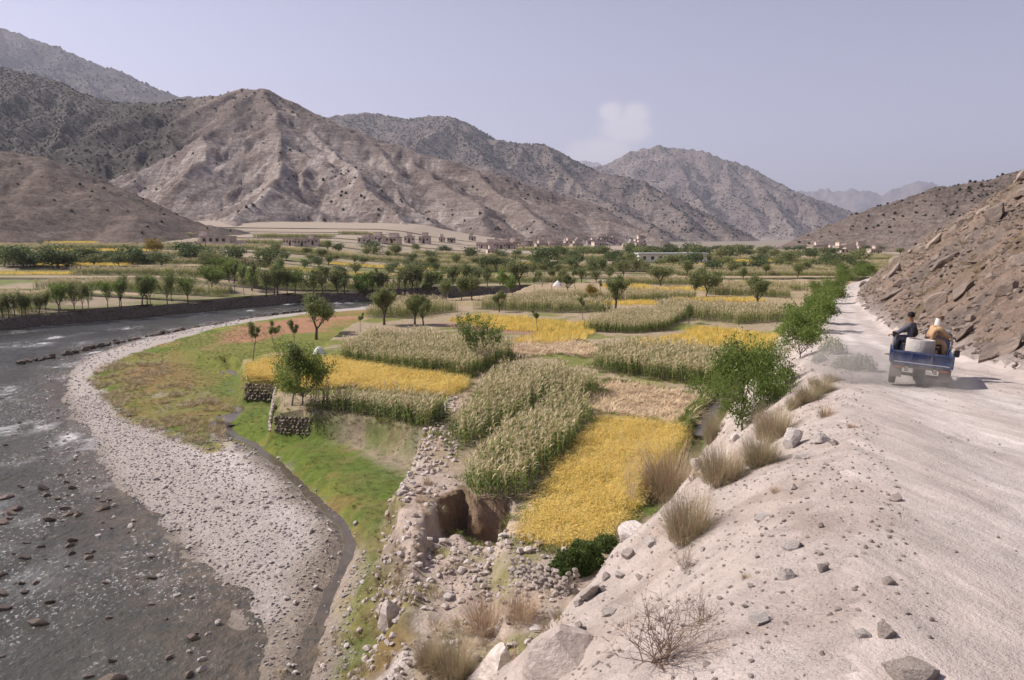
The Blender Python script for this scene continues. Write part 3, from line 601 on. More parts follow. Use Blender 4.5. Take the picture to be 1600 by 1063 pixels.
mount_obj('foothill', m0, MAT['mountain'], lambda x, y, z, c, n: .36 + .4 * n, lambda x, y, z, c, n: .15 + 0 * n, lambda x, y, z, c, n: .55 + .3 * n)
m2 = mountain('far_ridge_west', [(-400, -20, 2900), (-150, 18, 2700), (0, 40, 2600), (40, 52, 2560), (100, 75, 2500), (190, 106, 2420), (260, 140, 2350), (320, 156, 2300), (420, 178, 2250), (520, 210, 2200)], [], (-1.02, -.1), (1500, 3000), 110, 300, None, k=.75, gaps=(190, 110), slopes=(.45, .55), seed=8, warp=60, wl=300, gul=9, D=1.5)
mount_obj('mountain_behind', m2, MAT['mountain_mid'], lambda x, y, z, c, n: .95 + .3 * n, lambda x, y, z, c, n: .1 + .4 * n, lambda x, y, z, c, n: .1 + 0 * n)
m3 = mountain('mid_ridge', [(380, 200, 2050), (500, 183, 2000), (580, 175, 1950), (625, 185, 1920), (680, 178, 1880), (720, 190, 1850), (760, 214, 1820), (800, 222, 1780), (845, 226, 1740), (880, 245, 1690), (925, 268, 1630), (1010, 285, 1540), (1060, 311, 1470), (1120, 345, 1380), (1180, 386, 1280)],
    [[(680, 178, 1880), (750, 240, 1600), (830, 300, 1300), (900, 352, 1050)], [(845, 226, 1740), (920, 300, 1450), (1000, 360, 1150)], [(1010, 285, 1540), (1060, 345, 1300)]], (-.35, .4), (640, 2250), 190, 420, None, k=.68, gaps=(120, 70), slopes=(.42, .58), seed=13, warp=40, wl=210, gul=7, D=1.6)
mount_obj('mountain_ridge', m3, MAT['mountain_mid'], lambda x, y, z, c, n: .38 + .3 * n + .2 * sstep(100, 260, z), lambda x, y, z, c, n: .45 * sstep(1, -5, c) + .35 * sstep(.1, .5, n), lambda x, y, z, c, n: .15 + 0 * n)
m4 = mountain('far_peak', [(800, 300, 3300), (930, 272, 3150), (985, 236, 3050), (1040, 227, 3000), (1100, 235, 2920), (1180, 262, 2800), (1240, 292, 2650), (1290, 326, 2500), (1330, 366, 2350), (1365, 392, 2200)],
    [[(1040, 227, 3000), (1080, 290, 2600), (1130, 345, 2200), (1170, 380, 1900)], [(1180, 262, 2800), (1220, 330, 2400), (1250, 378, 2000)]], (0.0, .5), (1500, 3500), 130, 330, None, k=.66, gaps=(200, 110), slopes=(.42, .58), seed=21, warp=60, wl=340, gul=10, D=1.6)
mount_obj('mountain_peak', m4, MAT['mountain_mid'], lambda x, y, z, c, n: .42 + .3 * n, lambda x, y, z, c, n: .4 * sstep(1, -6, c) + .3 * n + .35 * sstep(140, 40, z), lambda x, y, z, c, n: .1 + 0 * n)
m5 = mountain('distant_peak', [(860, 262, 7600), (900, 248, 7400), (930, 253, 7300), (1010, 300, 7100), (1180, 330, 7000), (1255, 296, 7000), (1300, 292, 7000), (1345, 294, 7000), (1392, 304, 6900), (1415, 290, 6850), (1443, 281, 6800), (1475, 292, 6800), (1512, 301, 6700), (1600, 320, 6600), (1800, 330, 6500)], [], (0.0, .9), (4300, 8000), 80, 330, None, k=.6, gaps=(500, 300), slopes=(.38, .5), seed=31, warp=180, wl=800, gul=80, D=1.7)
mount_obj('distant_mountain', m5, MAT['mountain_far'], lambda x, y, z, c, n: .4 + .3 * n, lambda x, y, z, c, n: .2 + 0 * n, lambda x, y, z, c, n: 0 * n)
m5b = mountain('distant_spur', [(1200, 330, 5200), (1290, 315, 5000), (1330, 330, 4900), (1380, 352, 4600), (1420, 375, 4300)], [], (.25, .62), (3300, 5400), 60, 200, None, k=.6, gaps=(350, 200), slopes=(.38, .5), seed=33, warp=120, wl=600, gul=60, D=1.7)
mount_obj('distant_spur', m5b, MAT['mountain_far'], lambda x, y, z, c, n: .4 + .3 * n, lambda x, y, z, c, n: .3 + 0 * n, lambda x, y, z, c, n: 0 * n)
m6 = mountain('right_hill', [(1335, 388, 760), (1385, 358, 700), (1450, 326, 640), (1500, 309, 600), (1560, 286, 560), (1600, 268, 530), (1700, 225, 500), (1900, 170, 480), (2300, 120, 470)], [], (.3, 1.4), (330, 900), 120, 300, None, k=.55, gaps=(60, 36), slopes=(.3, .45), seed=41, warp=16, wl=80, gul=9)
mount_obj('hill_beyond_road', m6, MAT['mountain'], lambda x, y, z, c, n: .34 + .2 * n, lambda x, y, z, c, n: .3 * sstep(40, 10, z) + .2 * n, lambda x, y, z, c, n: .35 + 0 * n)
random.seed(7)
def mount_z(x, y):
    x = np.atleast_1d(np.asarray(x, float)); y = np.atleast_1d(np.asarray(y, float)); z = np.full(x.shape, -1e3)
    for az, yr, Zg in MOUNT[:2] + MOUNT[-1:]:
        nr, nc = Zg.shape; u = (x / np.maximum(y, 1) - az[0]) / (az[1] - az[0]) * (nc - 1); v = np.log(np.maximum(y, 1) / yr[0]) / math.log(yr[1] / yr[0]) * (nr - 1)
        m = (u > 0) & (u < nc - 1.01) & (v > 0) & (v < nr - 1.01)
        if m.any():
            ui = u[m].astype(int); vi = v[m].astype(int); fu = u[m] - ui; fv = v[m] - vi
            z[m] = np.maximum(z[m], (Zg[vi, ui] * (1 - fu) + Zg[vi, ui + 1] * fu) * (1 - fv) + (Zg[vi + 1, ui] * (1 - fu) + Zg[vi + 1, ui + 1] * fu) * fv)
    return z
# ------------------------------------------------------------------ air
def haze_box():
    mb = MB(); mb.box((0, 6600, 740), (37000, 21000, 1505)); t = NT('haze_air'); t.t.nodes.remove(t.b)
    pv = t.n('VolumePrincipled'); pv.inputs['Color'].default_value = (.76, .80, 1.0, 1); pv.inputs['Density'].default_value = .85e-4; pv.inputs['Anisotropy'].default_value = .25
    t.l(pv.outputs[0], t.out.inputs['Volume']); o = mb.obj('haze', t.m); o['kind'] = 'stuff'; return o
haze_box()
# ------------------------------------------------------------------ terraces beyond the river
MAT['riser'] = plain('dry_stone_bank', (.20, .165, .14), .95, .45, 2.5, .25)
MAT['terrace'] = terrain_mat('terrace', .35, .6, [(1.2, .25)])
PARC = {'corn': (.20, .17, .10), 'rice': (.36, .24, .05), 'stubble': (.37, .275, .19), 'soil': (.27, .19, .145), 'green': (.13, .15, .045)}
far_corn = []; far_rice = []
prng = random.Random(11)
def terraces():
    for i in range(len(TERY) - 1):
        x0 = -300.0; x1 = float(roadL(min(TERY[i], 225))) + (0 if TERY[i] < 225 else (TERY[i] - 225) * .5) - 3
        V = []; F = []; C = []; M = []; x = x0
        while x < x1:
            w = prng.uniform(16, 46); xe = min(x + w, x1); kind = prng.choices(['corn', 'rice', 'stubble', 'soil', 'green'], [.42, .10, .24, .12, .12] if TERY[i] < 265 else [.32, .05, .30, .18, .15])[0]
            n = max(2, int((xe - x) / 2.2) + 1); xx = np.linspace(x, xe, n)
            yf = np.maximum(TERY[i] + terwarp(xx, i), bankY(xx) + .45); yk = TERY[i + 1] + terwarp(xx, i + 1) + .7
            ok = yk > yf + .6; zt = terz(i, xx) + .06 * math.sin(len(V)); zt = np.maximum(zt, bank0(xx) - .1)
            if ok.any():
                b = len(V); c = np.array(PARC[kind]) * prng.uniform(.85, 1.15)
                for r, (yy, z) in enumerate([(yf - .15, zt - 1.15), (yf, zt - .02), (yf + .35, zt + .05), (yf * .5 + yk * .5, zt), (np.maximum(yk, yf + .2), zt)]):
                    for k in range(n): V.append((xx[k], yy[k], z[k])); C.append(((.12, .14, .04, 1) if TERY[i] < 265 else (.16, .16, .07, 1)) if r in (1, 2) else ((.12, .10, .085, 1) if r == 0 else (*c, 1)))
                for r in range(4):
                    for k in range(n - 1):
                        if ok[k] or ok[k + 1]: F.append((b + r * n + k, b + r * n + k + 1, b + (r + 1) * n + k + 1, b + (r + 1) * n + k)); M.append(1 if r == 0 else 0)
                P = [(xx[k], yf[k] + .6) for k in range(n)] + [(xx[k], max(yk[k] - .9, yf[k] + .7)) for k in range(n - 1, -1, -1)]
                if kind == 'corn' and TERY[i] < 430 and ok.all() and xe - x > 5: far_corn.append((P, i))
                if kind in ('rice', 'green') and TERY[i] < 300 and ok.all(): far_rice.append((P, i, kind))
            x = xe + .05
        if F: link('terrace', mesh_np('terrace', V, F, [MAT['terrace'], MAT['riser']], False, M, {'col': ('FLOAT_COLOR', C)}), kind='structure')
terraces()
def bank_wall():
    xs = np.linspace(-128, -3, 380); yb = bankY(xs) - .1; top = np.maximum(far_ground(xs, yb) + .1, -1.1) + .35 * fbm(xs / 3.0, xs * 0, 3, 4) - .35; V = []
    rows = [(0, -3.3), (.04, -2.3), (.1, -1.9), (.2, -1.5), (.3, -1.15), (.36, 1), (.9, 1)]
    for r, (d, z) in enumerate(rows):
        zz = top if z == 1 else np.minimum(z + 0 * xs, top - .05); j = .16 * rng.normal(0, 1, len(xs)) if 0 < r < 6 else 0
        V.append(np.stack([xs, yb + d - .3 + j, zz + (.07 * rng.normal(0, 1, len(xs)) if r else 0)], 1))
    link('river_bank_wall', mesh_np('river_bank_wall', np.concatenate(V), grid_faces(len(rows), len(xs)), [MAT['riser']], False), label='long dark stone bank wall along the far side of the river', category='wall')
bank_wall()
# ------------------------------------------------------------------ crops
def strip(base, dirv, length, width, segs, droop, up=1.0, side=None):
    """one curved tapering blade: returns verts, faces"""
    d = Vector(dirv).normalized(); sd_ = side or Vector((-d.y, d.x, 0)).normalized(); p = Vector(base); v = []; f = []; pitch = math.asin(max(-1, min(1, d.z))); h = Vector((d.x, d.y, 0)); h = h.normalized() if h.length > 1e-6 else Vector((1, 0, 0))
    for i in range(segs + 1):
        w = width * (1 - (i / segs) ** 1.5) * (.6 + .4 * min(1, i + .5)); v += [p + sd_ * w * .5, p - sd_ * w * .5]
        if i < segs: p = p + (h * math.cos(pitch) + Vector((0, 0, math.sin(pitch)))) * (length / segs); pitch -= droop / segs
    for i in range(segs): f.append((2 * i, 2 * i + 1, 2 * i + 3, 2 * i + 2))
    return v, f
def corn_mesh(seed, h=1.38, nl=9, segs=3, plants=((0, 0),)):
    r = random.Random(seed); mb = MB()
    for ox, oy in plants:
        hh = h * r.uniform(.86, 1.1); lean = Vector((r.uniform(-.08, .08), r.uniform(-.08, .08), 1)); top = Vector((ox, oy, 0)) + lean * hh * .9
        mb.tube([(ox, oy, -.15), top], [.016, .009], 3, 1, False); a0 = r.uniform(0, 6.28)
        for k in range(nl):
            t = (k + .7) / (nl + .4); a = a0 + k * math.pi + r.uniform(-.6, .6); el = r.uniform(.7, 1.15); b = Vector((ox, oy, 0)) + lean * hh * .88 * t
            v, f = strip(b, (math.cos(a) * math.cos(el), math.sin(a) * math.cos(el), math.sin(el)), r.uniform(.42, .68) * (1.1 - .35 * t), .075, segs, r.uniform(1.6, 2.6)); mb.add(v, f, 0 if t < .6 + r.uniform(-.22, .14) else (3 if r.random() < .6 else 1))
        for k in range(5 if segs > 1 else 3):
            a = r.uniform(0, 6.28); el = r.uniform(.8, 1.4); v, f = strip(top, (math.cos(a) * math.cos(el), math.sin(a) * math.cos(el), math.sin(el)), r.uniform(.2, .32), .03 if segs > 1 else .06, max(1, segs - 1), .5); mb.add(v, f, 2)
    return mb.mesh('maize', [MAT['corn_green'], MAT['corn_dry'], MAT['corn_tassel'], MAT['corn_mid']])
MAT['corn_green'] = leafmat('maize_green', (.10, .165, .03), (.16, .21, .05), .35); MAT['corn_mid'] = leafmat('maize_mid', (.25, .29, .09), (.35, .35, .14), .35)
MAT['corn_dry'] = leafmat('maize_dry', (.46, .41, .22), (.55, .47, .29), .3); MAT['corn_tassel'] = leafmat('maize_tassel', (.60, .50, .33), (.68, .57, .40), .25)
MAT['rice_gold'] = leafmat('rice_gold', (.78, .55, .14), (.88, .68, .23), .4); MAT['rice_green'] = leafmat('rice_green', (.38, .40, .09), (.56, .50, .13), .4); MAT['straw'] = leafmat('straw', (.60, .46, .28), (.70, .55, .36), .15)
proto_collection('maize_plants', [corn_mesh(s) for s in range(5)])
proto_collection('maize_clumps', [corn_mesh(20 + s, 1.5, 6, 1, [(random.uniform(-.6, .6), random.uniform(-.5, .5)) for _ in range(9)]) for s in range(4)])
def tuft_mesh(name, seed, n, h, spread, width, droop, mats, segs=2, elr=(.9, 1.5), heads=0, weights=None):
    r = random.Random(seed); mb = MB()
    for k in range(n):
        a = r.uniform(0, 6.28); rad = spread * math.sqrt(r.random()); el = r.uniform(*elr); b = (math.cos(a) * rad, math.sin(a) * rad, -.04); a2 = a + r.uniform(-.9, .9)
        v, f = strip(b, (math.cos(a2) * math.cos(el), math.sin(a2) * math.cos(el), math.sin(el)), h * r.uniform(.65, 1.1), width * r.uniform(.7, 1.3), segs, droop * r.uniform(.5, 1.4)); mb.add(v, f, r.choices(range(len(mats)), weights)[0])
        if k < heads: 
            p = v[-1]; v, f = strip(p, (math.cos(a2), math.sin(a2), -.1), h * .26, width * 1.7, 2, 1.2); mb.add(v, f, 0)
    return mb.mesh(name, mats)
proto_collection('rice_tufts', [tuft_mesh('rice', 40 + s, 46, .58, .17, .013, 1.3, [MAT['rice_gold'], MAT['rice_green'], MAT['straw']], 2, (1.0, 1.5), 26, [.42, .40, .18]) for s in range(4)])
proto_collection('rice_clumps', [tuft_mesh('rice', 50 + s, 40, .6, .55, .07, 1.0, [MAT['rice_gold'], MAT['rice_green']], 1, (.9, 1.5), 0, [.8, .2]) for s in range(3)])
proto_collection('straw_wisps', [tuft_mesh('straw', 60 + s, 26, .5, .28, .035, .5, [MAT['straw']], 1, (.05, .55)) for s in range(3)])
def surf(x, y): return H(x, y)
def plant_corn(P, label, dist, group=None):
    if dist < 95: x, y = rand_in(P, 11, .35, .22); proto = 'maize_plants'
    else: x, y = rand_in(P, .95 if dist < 150 else .6, .3); proto = 'maize_clumps'
    k_ = (sdist(x, y, UPL) > .35) & (surf(x, y) > -.3); x, y = x[k_], y[k_]; z = surf(x, y); n = len(x); s = (rng.uniform(.78, 1.15, n) * (1 + .24 * fbm(x / 2.2, y / 2.2, 3, 2))); scatter('maize_plot', proto, np.stack([x, y, z], 1), zrot(n, .07), s, label, 'maize', group)
def plant_rice(P, label, dist, group=None):
    if dist < 75: x, y = rand_in(P, 15 if dist < 50 else 9, .12); proto = 'rice_tufts'; s = 1.0 if dist < 50 else 1.3
    else: x, y = rand_in(P, 2.2, .12); proto = 'rice_clumps'; s = 1.05
    k_ = (sdist(x, y, UPL) > .35) & (surf(x, y) > -.3); x, y = x[k_], y[k_]; z = surf(x, y); n = len(x); sz = s * rng.uniform(.8, 1.15, n); scatter('rice_plot', proto, np.stack([x, y, z - .05], 1), zrot(n, .12), np.stack([sz, sz, sz * (1 + .45 * fbm(x / 1.8, y / 1.8, 3, 4))], 1), label, 'rice', group)
def plant_straw(P, label, group=None):
    x, y = rand_in(P, 7); c = np.mean(P, 0); u = (x - c[0]) * .93 + (y - c[1]) * .36; row = np.abs(((u + .5 * fbm(x / 2, y / 2, 2, 3)) / 1.15) % 1 - .5)
    m = (row < .23) & (fbm(x / 1.6, y / 1.6, 2, 5) > -.45); x, y = x[m], y[m]; n = len(x); s = rng.uniform(1.0, 1.7, n); scatter('straw_swaths', 'straw_wisps', np.stack([x, y, surf(x, y) + .03], 1), np.stack([rng.normal(0, .1, n), rng.normal(0, .1, n), .35 + rng.normal(0, .5, n)], 1), s, label, 'straw', group)
for kind, lab, P in FIELDS:
    d = float(np.mean([p[1] for p in P]))
    if kind == 'corn': plant_corn(P, lab, d)
    elif kind == 'rice': plant_rice(P, lab, d)
    elif kind == 'stubble': plant_straw(P, lab)
# strips between the traced plots and the river bend
_Y = [119, 126, 134, 142, 151, 160, 170, 180]
for i, yy in enumerate(_Y[:-1]):
    x = -14 + prng.uniform(0, 6)
    while x < roadL(yy) - 9:
        w = prng.uniform(9, 22); kind = prng.choices(['corn', 'rice', 'none'], [.34, .26, .40])[0]; xe = min(x + w, roadL(yy) - 8); P = [(a, b + 1.2 * math.sin(a / 9 + i)) for a, b in ((x, yy), (xe, yy), (xe, _Y[i + 1] - 1.2), (x, _Y[i + 1] - 1.2))]
        if xe - x > 4 and all(inside(np.array([a]), np.array([b]), UPL)[0] and b < bankY(np.array([a]))[0] - 1 for a, b in P):
            if kind == 'corn': plant_corn(P, 'thin pale maize strip in the rows before the far trees', 140, 'maize strips in mid valley')
            elif kind == 'rice': plant_rice(P, 'thin golden rice strip in the rows before the far trees', 140, 'rice strips in mid valley')
        x = xe + prng.uniform(.5, 3)
def far_crops():
    px, rx = [], []
    for P, i in far_corn:
        d = np.mean([p[1] for p in P]); x, y = rand_in(P, .62 if d < 220 else .4); px.append(np.stack([x, y, terz(i, x) + 0 * x], 1))
    p = np.concatenate(px); n = len(p); s = rng.uniform(.85, 1.25, n); scatter('terrace_maize', 'maize_clumps', p, zrot(n), np.stack([s * 1.25, s * 1.25, s], 1), 'pale maize standing on the terraces across the river', 'maize')
    for P, i, k in far_rice:
        if k == 'rice': x, y = rand_in(P, .7); rx.append(np.stack([x, y, terz(i, x)], 1))
    if rx: p = np.concatenate(rx); n = len(p); scatter('terrace_rice', 'rice_clumps', p, zrot(n), rng.uniform(1, 1.6, n), 'golden rice on the terraces across the river', 'rice')
far_crops()
# ------------------------------------------------------------------ stones
def rock_mesh(name, seed, mat, sub=2, cuts=12, flat=(1, 1, 1), rough=.05, lo=.42):
    r = random.Random(seed); bm = bmesh.new(); bmesh.ops.create_icosphere(bm, subdivisions=sub, radius=1.0)
    pl = []
    for _ in range(cuts):
        n = Vector((r.gauss(0, 1), r.gauss(0, 1), r.gauss(0, .8))).normalized(); pl.append((n, r.uniform(lo, lo + .34)))
    nx = r.uniform(0, 50)
    for v in bm.verts:
        p = v.co.copy()
        for n, d in pl:
            k = p.dot(n)
            if k > d: p -= n * (k - d)
        q = float(fbm(np.array([p.x * 1.7 + nx]), np.array([p.y * 1.7 + p.z * 1.3]), 3, 2)[0]); p *= 1 + rough * 2 * q; v.co = Vector((p.x * flat[0], p.y * flat[1], p.z * flat[2]))
    me = bpy.data.meshes.new(name); bm.to_mesh(me); bm.free(); me.materials.append(mat); return me
def stone_mat(name, c, c2, s=2.0, rand=.3):
    t = NT(name); oi = t.n('ObjectInfo'); f = t.noise(s, 6, .7); k = t.math('ADD', t.rng(f, .3, .7, 0, .6), t.rng(oi.outputs['Random'], 0, 1, -.2, .6)); cc = t.mix(k, c, c2)
    st = t.noise(s * 2.2, 3, .6, t.mapv((.35, .35, 2.2), (.4, .3, 0))); cc = t.mix(1.0, cc, t.rng(st, .3, .7, .78, 1.18), 'MULTIPLY'); t.color(cc).rough(.9); t.bump(t.noise(s * 5, 6, .7), .06 / s * 2); return t.m
MAT['pebble'] = stone_mat('pebble', (.30, .265, .25), (.56, .51, .49), 4); MAT['wet'] = stone_mat('river_stone', (.085, .07, .06), (.24, .19, .16), 3); MAT['pale'] = stone_mat('pale_rock', (.58, .52, .485), (.72, .66, .63), 2)
MAT['grey'] = stone_mat('grey_rock', (.50, .425, .385), (.63, .55, .505), 1.5); MAT['hillrock'] = stone_mat('hill_rock', (.16, .13, .115), (.36, .285, .24), 1.2); MAT['clod'] = stone_mat('clod', (.40, .325, .285), (.58, .505, .465), 5)
proto_collection('pebbles', [rock_mesh('pebble', s, MAT['pebble'], 1, 5, (1, .75, .5)) for s in range(4)])
proto_collection('clods', [rock_mesh('clod', 10 + s, MAT['clod'], 1, 7, (1, .8, .6)) for s in range(3)] + [rock_mesh('chip', 15, MAT['pale'], 1, 7, (1, .7, .45))])
proto_collection('scree_chips', [rock_mesh('scree', 30 + s, MAT['hillrock'], 1, 7, (1, .75, .5)) for s in range(4)])
def stones_on(P, dens, smin, smax, name, proto, label, cat, keep=None, zoff=.2, pw=2.2):
    x, y = rand_in(P, dens); m = np.ones(len(x), bool) if keep is None else keep(x, y); x, y = x[m], y[m]; n = len(x); s = smin + (smax - smin) * rng.random(n) ** pw
    return scatter(name, proto, np.stack([x, y, surf(x, y) + s * zoff], 1), zrot(n, .25), np.stack([s, s * rng.uniform(.7, 1.1, n), s * rng.uniform(.7, 1.1, n)], 1), label, cat)
BAR = SHORE[5:] + [(-6, 15)] + Gp([(560, 1063), (560, 960), (585, 890), (570, 850), (545, 800), (470, 735), (410, 690), (340, 660), (330, 690), (260, 668), (180, 625), (135, 580), (200, 545), (300, 520), (420, 498)], -1.9)
_lk = lambda x, y: (seg_dist(x, y, STREAM[5:])[0] > .5) | (rng.random(len(x)) < .3)
stones_on(BAR, 30, .025, .11, 'shore_gravel', 'pebbles', 'rounded grey pebbles covering the gravel bar beside the river', 'gravel', lambda x, y: _lk(x, y) & (np.hypot(x, y) < 70) & (fbm(x / 1.5, y / 1.5, 3, 3) + sstep(10, 0, sdist(x, y, LAND)) * 1.0 > .12), .25, 2.6)
stones_on(BAR, 2.2, .08, .20, 'shore_cobbles', 'pebbles', 'larger cobbles strewn along the water line of the gravel bar', 'cobbles', lambda x, y: _lk(x, y) & (sdist(x, y, LAND) < 9) & (fbm(x / 3, y / 3, 3, 5) > -.2), .25, 2.0)
SHAL = [(p[0] - 1.0, p[1] + .2) for p in SHORE[9:]] + [(p[0] - 7.5, p[1] + 1.5) for p in SHORE[:8:-1]]
stones_on(SHAL, 1.6, .08, .24, 'shallows_stones', 'pebbles', 'half sunken stones in the shallows along the gravel bar', 'stones', lambda x, y: (fbm(x / 2.4, y / 4, 3, 5) + .5 * sstep(6, 0, -sdist(x, y, LAND)) > .1), .75, 1.5)
EMB = [(-7, 5)] + [(float(roadL(t)) - 8.2, t) for t in (8, 14, 20, 28, 36)] + [(float(roadL(t)) + .5, t) for t in (36, 28, 20, 14, 10, 8, 6, 4.5)] + [(-2, 4)]
stones_on(EMB, 65, .007, .045, 'embankment_gravel', 'clods', 'loose crumbs of earth and small stones on the road embankment', 'gravel', lambda x, y: fbm(x / 1.2, y / 1.2, 3, 2) > -.3, .2, 3.2)
stones_on(EMB, .8, .04, .12, 'embankment_stones', 'clods', 'scattered fist sized stones on the road embankment', 'stones', lambda x, y: fbm(x / 2.2, y / 2.2, 3, 4) > .0, .2, 2.4)
ROADP = [(float(roadL(t)) + .2, t) for t in (3, 6, 10, 16, 24, 34)] + [(float(roadR(t)), t) for t in (34, 24, 16, 10, 6, 3)]
stones_on(ROADP, 9, .008, .035, 'road_grit', 'clods', 'grit and small stones lying on the dirt road', 'gravel', lambda x, y: fbm(x / .9, y / 1.9, 3, 6) > .05, .3, 3)
RUB = Gp([(590, 840), (640, 735), (668, 690), (712, 640), (722, 680), (712, 760), (720, 860), (800, 880), (860, 900), (900, 930), (850, 960), (720, 960), (640, 980), (560, 1063), (500, 1063), (590, 950)], -1.2)
stones_on(RUB, 26, .03, .24, 'bank_rubble', 'clods', 'rubble and broken stones at the foot of the collapsed field bank', 'rubble', lambda x, y: fbm(x / 1.2, y / 1.2, 3, 1) > -.25, .25, 3.0)
HILLP = [(float(roadR(t)) + .2, t) for t in (17, 22, 28, 36, 48, 62, 80, 104)] + [(float(roadR(t)) + w, t) for t, w in ((104, 18), (80, 24), (62, 22), (48, 18), (36, 14), (28, 10), (20, 6))]
stones_on(HILLP, 7, .05, .30, 'hillside_scree', 'scree_chips', 'broken scree covering the hillside above the road', 'scree', lambda x, y: fbm(x / 2.5, y / 2.5, 3, 6) > -.15, .2, 2.4)
stones_on([(-7, 14), (-1.5, 12.5), (.8, 17), (1.5, 22), (-1, 25), (-4.5, 26), (-7.5, 20)], 26, .025, .2, 'gully_rubble', 'clods', 'broken stones in the gully at the foot of the embankment', 'rubble', lambda x, y: fbm(x / 1.3, y / 1.3, 3, 3) > -.2, .25, 2.8)
ROOTS = [(-7, 14), (-1.5, 12.5), (.8, 17), (1.5, 22), (-1, 25), (-4.5, 26), (-7.5, 20)]
def put_rock(name, me, x, y, size, rot, label, cat, group=None, sink=.25, z=None):
    zz = float(surf(np.array([x]), np.array([y]))[0]) if z is None else z
    o = link(name, me, None, (x, y, zz + size[2] * (1 - 2 * sink)), label=label, category=cat); o.rotation_euler = rot; o.scale = size
    if group: o['group'] = group
    return o
ROCKS = {k: [rock_mesh('rock_%s' % k, 100 + 7 * s + j * 50, MAT[k], 3, 15, rough=.05) for s in range(4)] for j, k in enumerate(('pale', 'grey', 'hillrock', 'wet'))}
def px_rock(px, py, wpx, hpx, kind, label, rot=0.0, sink=.3, tilt=(0, 0), depth=.8, var=0, name='boulder'):
    x, y, z = hit(px, py); d = math.sqrt(x * x + y * y + (10 - z) ** 2); w = wpx * d / FPX / 2; h = hpx * d / FPX / 2
    return put_rock(name, ROCKS[kind][var % 4], x, y, (w, w * depth, h), (tilt[0], tilt[1], rot), label, 'rock', None, sink)
for a in [
 (610, 978, 58, 56, 'grey', 'large block of grey stone lying alone on the meadow edge', .4, .2, (.1, .15), .8, 0),
 (885, 1040, 190, 95, 'grey', 'huge grey slab jutting from the embankment at the bottom of the picture', .3, .45, (.25, -.1), .8, 1),
 (775, 1050, 120, 110, 'grey', 'weathered rock below the huge slab, at the lip of the embankment', 1.1, .45, (.1, .2), .8, 2),
 (1234, 700, 46, 44, 'pale', 'rounded pale boulder beside the largest grass tuft', .2, .3, (0, .1), .8, 3),
 (1283, 692, 40, 22, 'pale', 'flat pale rock next to the rounded boulder', .8, .3, (0, .1), .8, 0),
 (1303, 697, 20, 18, 'grey', 'small grey rock beside the flat pale rock', 1.5, .3, (0, 0), .8, 1),
 (1255, 715, 50, 16, 'pale', 'low pale stone in front of the rounded boulder', 0.3, .4, (0, 0), .7, 2),
 (1186, 970, 56, 34, 'pale', 'white stone half buried right of the dry brush', .1, .42, (0, 0), .9, 2),
 (1230, 903, 36, 26, 'pale', 'pale stone half buried above the white one', .6, .4, (0, 0), .9, 0),
 (1236, 856, 44, 24, 'pale', 'low cream stone half buried in the embankment dust', .9, .45, (0, 0), .9, 1),
 (1190, 812, 48, 16, 'pale', 'long cream stone half buried below the grass tufts', .2, .45, (0, 0), .7, 3),
 (1285, 893, 26, 16, 'grey', 'low brown stone at the road shoulder', .4, .3, (0, .2), .8, 3),
 (1386, 912, 30, 20, 'grey', 'angular stone casting a sharp shadow on the road edge', 1.2, .3, (.1, 0), .8, 0),
 (1384, 992, 38, 34, 'grey', 'dark faced stone at the road edge near the bottom', .3, .35, (0, .15), .9, 1),
 (1348, 995, 34, 24, 'pale', 'flat pink stone beside the dark faced one', 1.0, .4, (0, 0), .8, 2),
 (1425, 1060, 110, 40, 'grey', 'broad brown rock embedded in the road shoulder at the bottom', .5, .5, (.1, .1), 1.0, 3),
 (925, 930, 46, 36, 'grey', 'tilted pale slab at the upper end of the dry stone wall', .7, .3, (.5, .3), .5, 2),
 (948, 905, 20, 18, 'grey', 'small grey block under the dark green shrub', .2, .3, (0, 0), .8, 1),
 (828, 845, 18, 12, 'pale', 'small round stone at the near corner of the golden rice', .0, .3, (0, 0), .9, 3),
 (815, 862, 22, 10, 'pale', 'flat white stone on the path below the golden rice', .5, .3, (0, 0), .8, 0),
 (990, 832, 90, 50, 'pale', 'pale rock outcrop behind the lowest grass tuft', .5, .5, (.2, .1), .8, 1),
 (765, 990, 26, 14, 'grey', 'dark flat stone beside the dry grass', .5, .3, (.2, 0), .8, 2),
 (720, 897, 24, 14, 'pale', 'bright stone on the rubble below the pit', .5, .3, (.2, 0), .8, 3),
 (700, 935, 26, 14, 'pale', 'white slab on the rubble above the lone block', .9, .3, (.2, 0), .8, 1),
 (555, 822, 12, 10, 'pale', 'single white stone where the brook bends', .9, .2, (.0, 0), .8, 1),
]: px_rock(*a)
_r = random.Random(31)
for i, (px, py) in enumerate([(742, 1030), (800, 1010), (838, 985), (872, 962), (905, 945), (940, 925), (968, 900), (985, 872), (1018, 850), (1000, 905), (950, 960), (905, 985), (1148, 690), (1170, 665), (1190, 640), (1215, 610), (1232, 590), (1205, 650), (1240, 640), (1090, 730)]):
    px_rock(px, py, _r.uniform(22, 44), _r.uniform(12, 24), 'grey' if i % 2 else 'pale', 'broken rock along the outer lip of the road embankment', _r.uniform(0, 3), .36, (_r.uniform(-.2, .2), _r.uniform(-.2, .2)), .75, i)['group'] = 'rocks along the embankment lip'
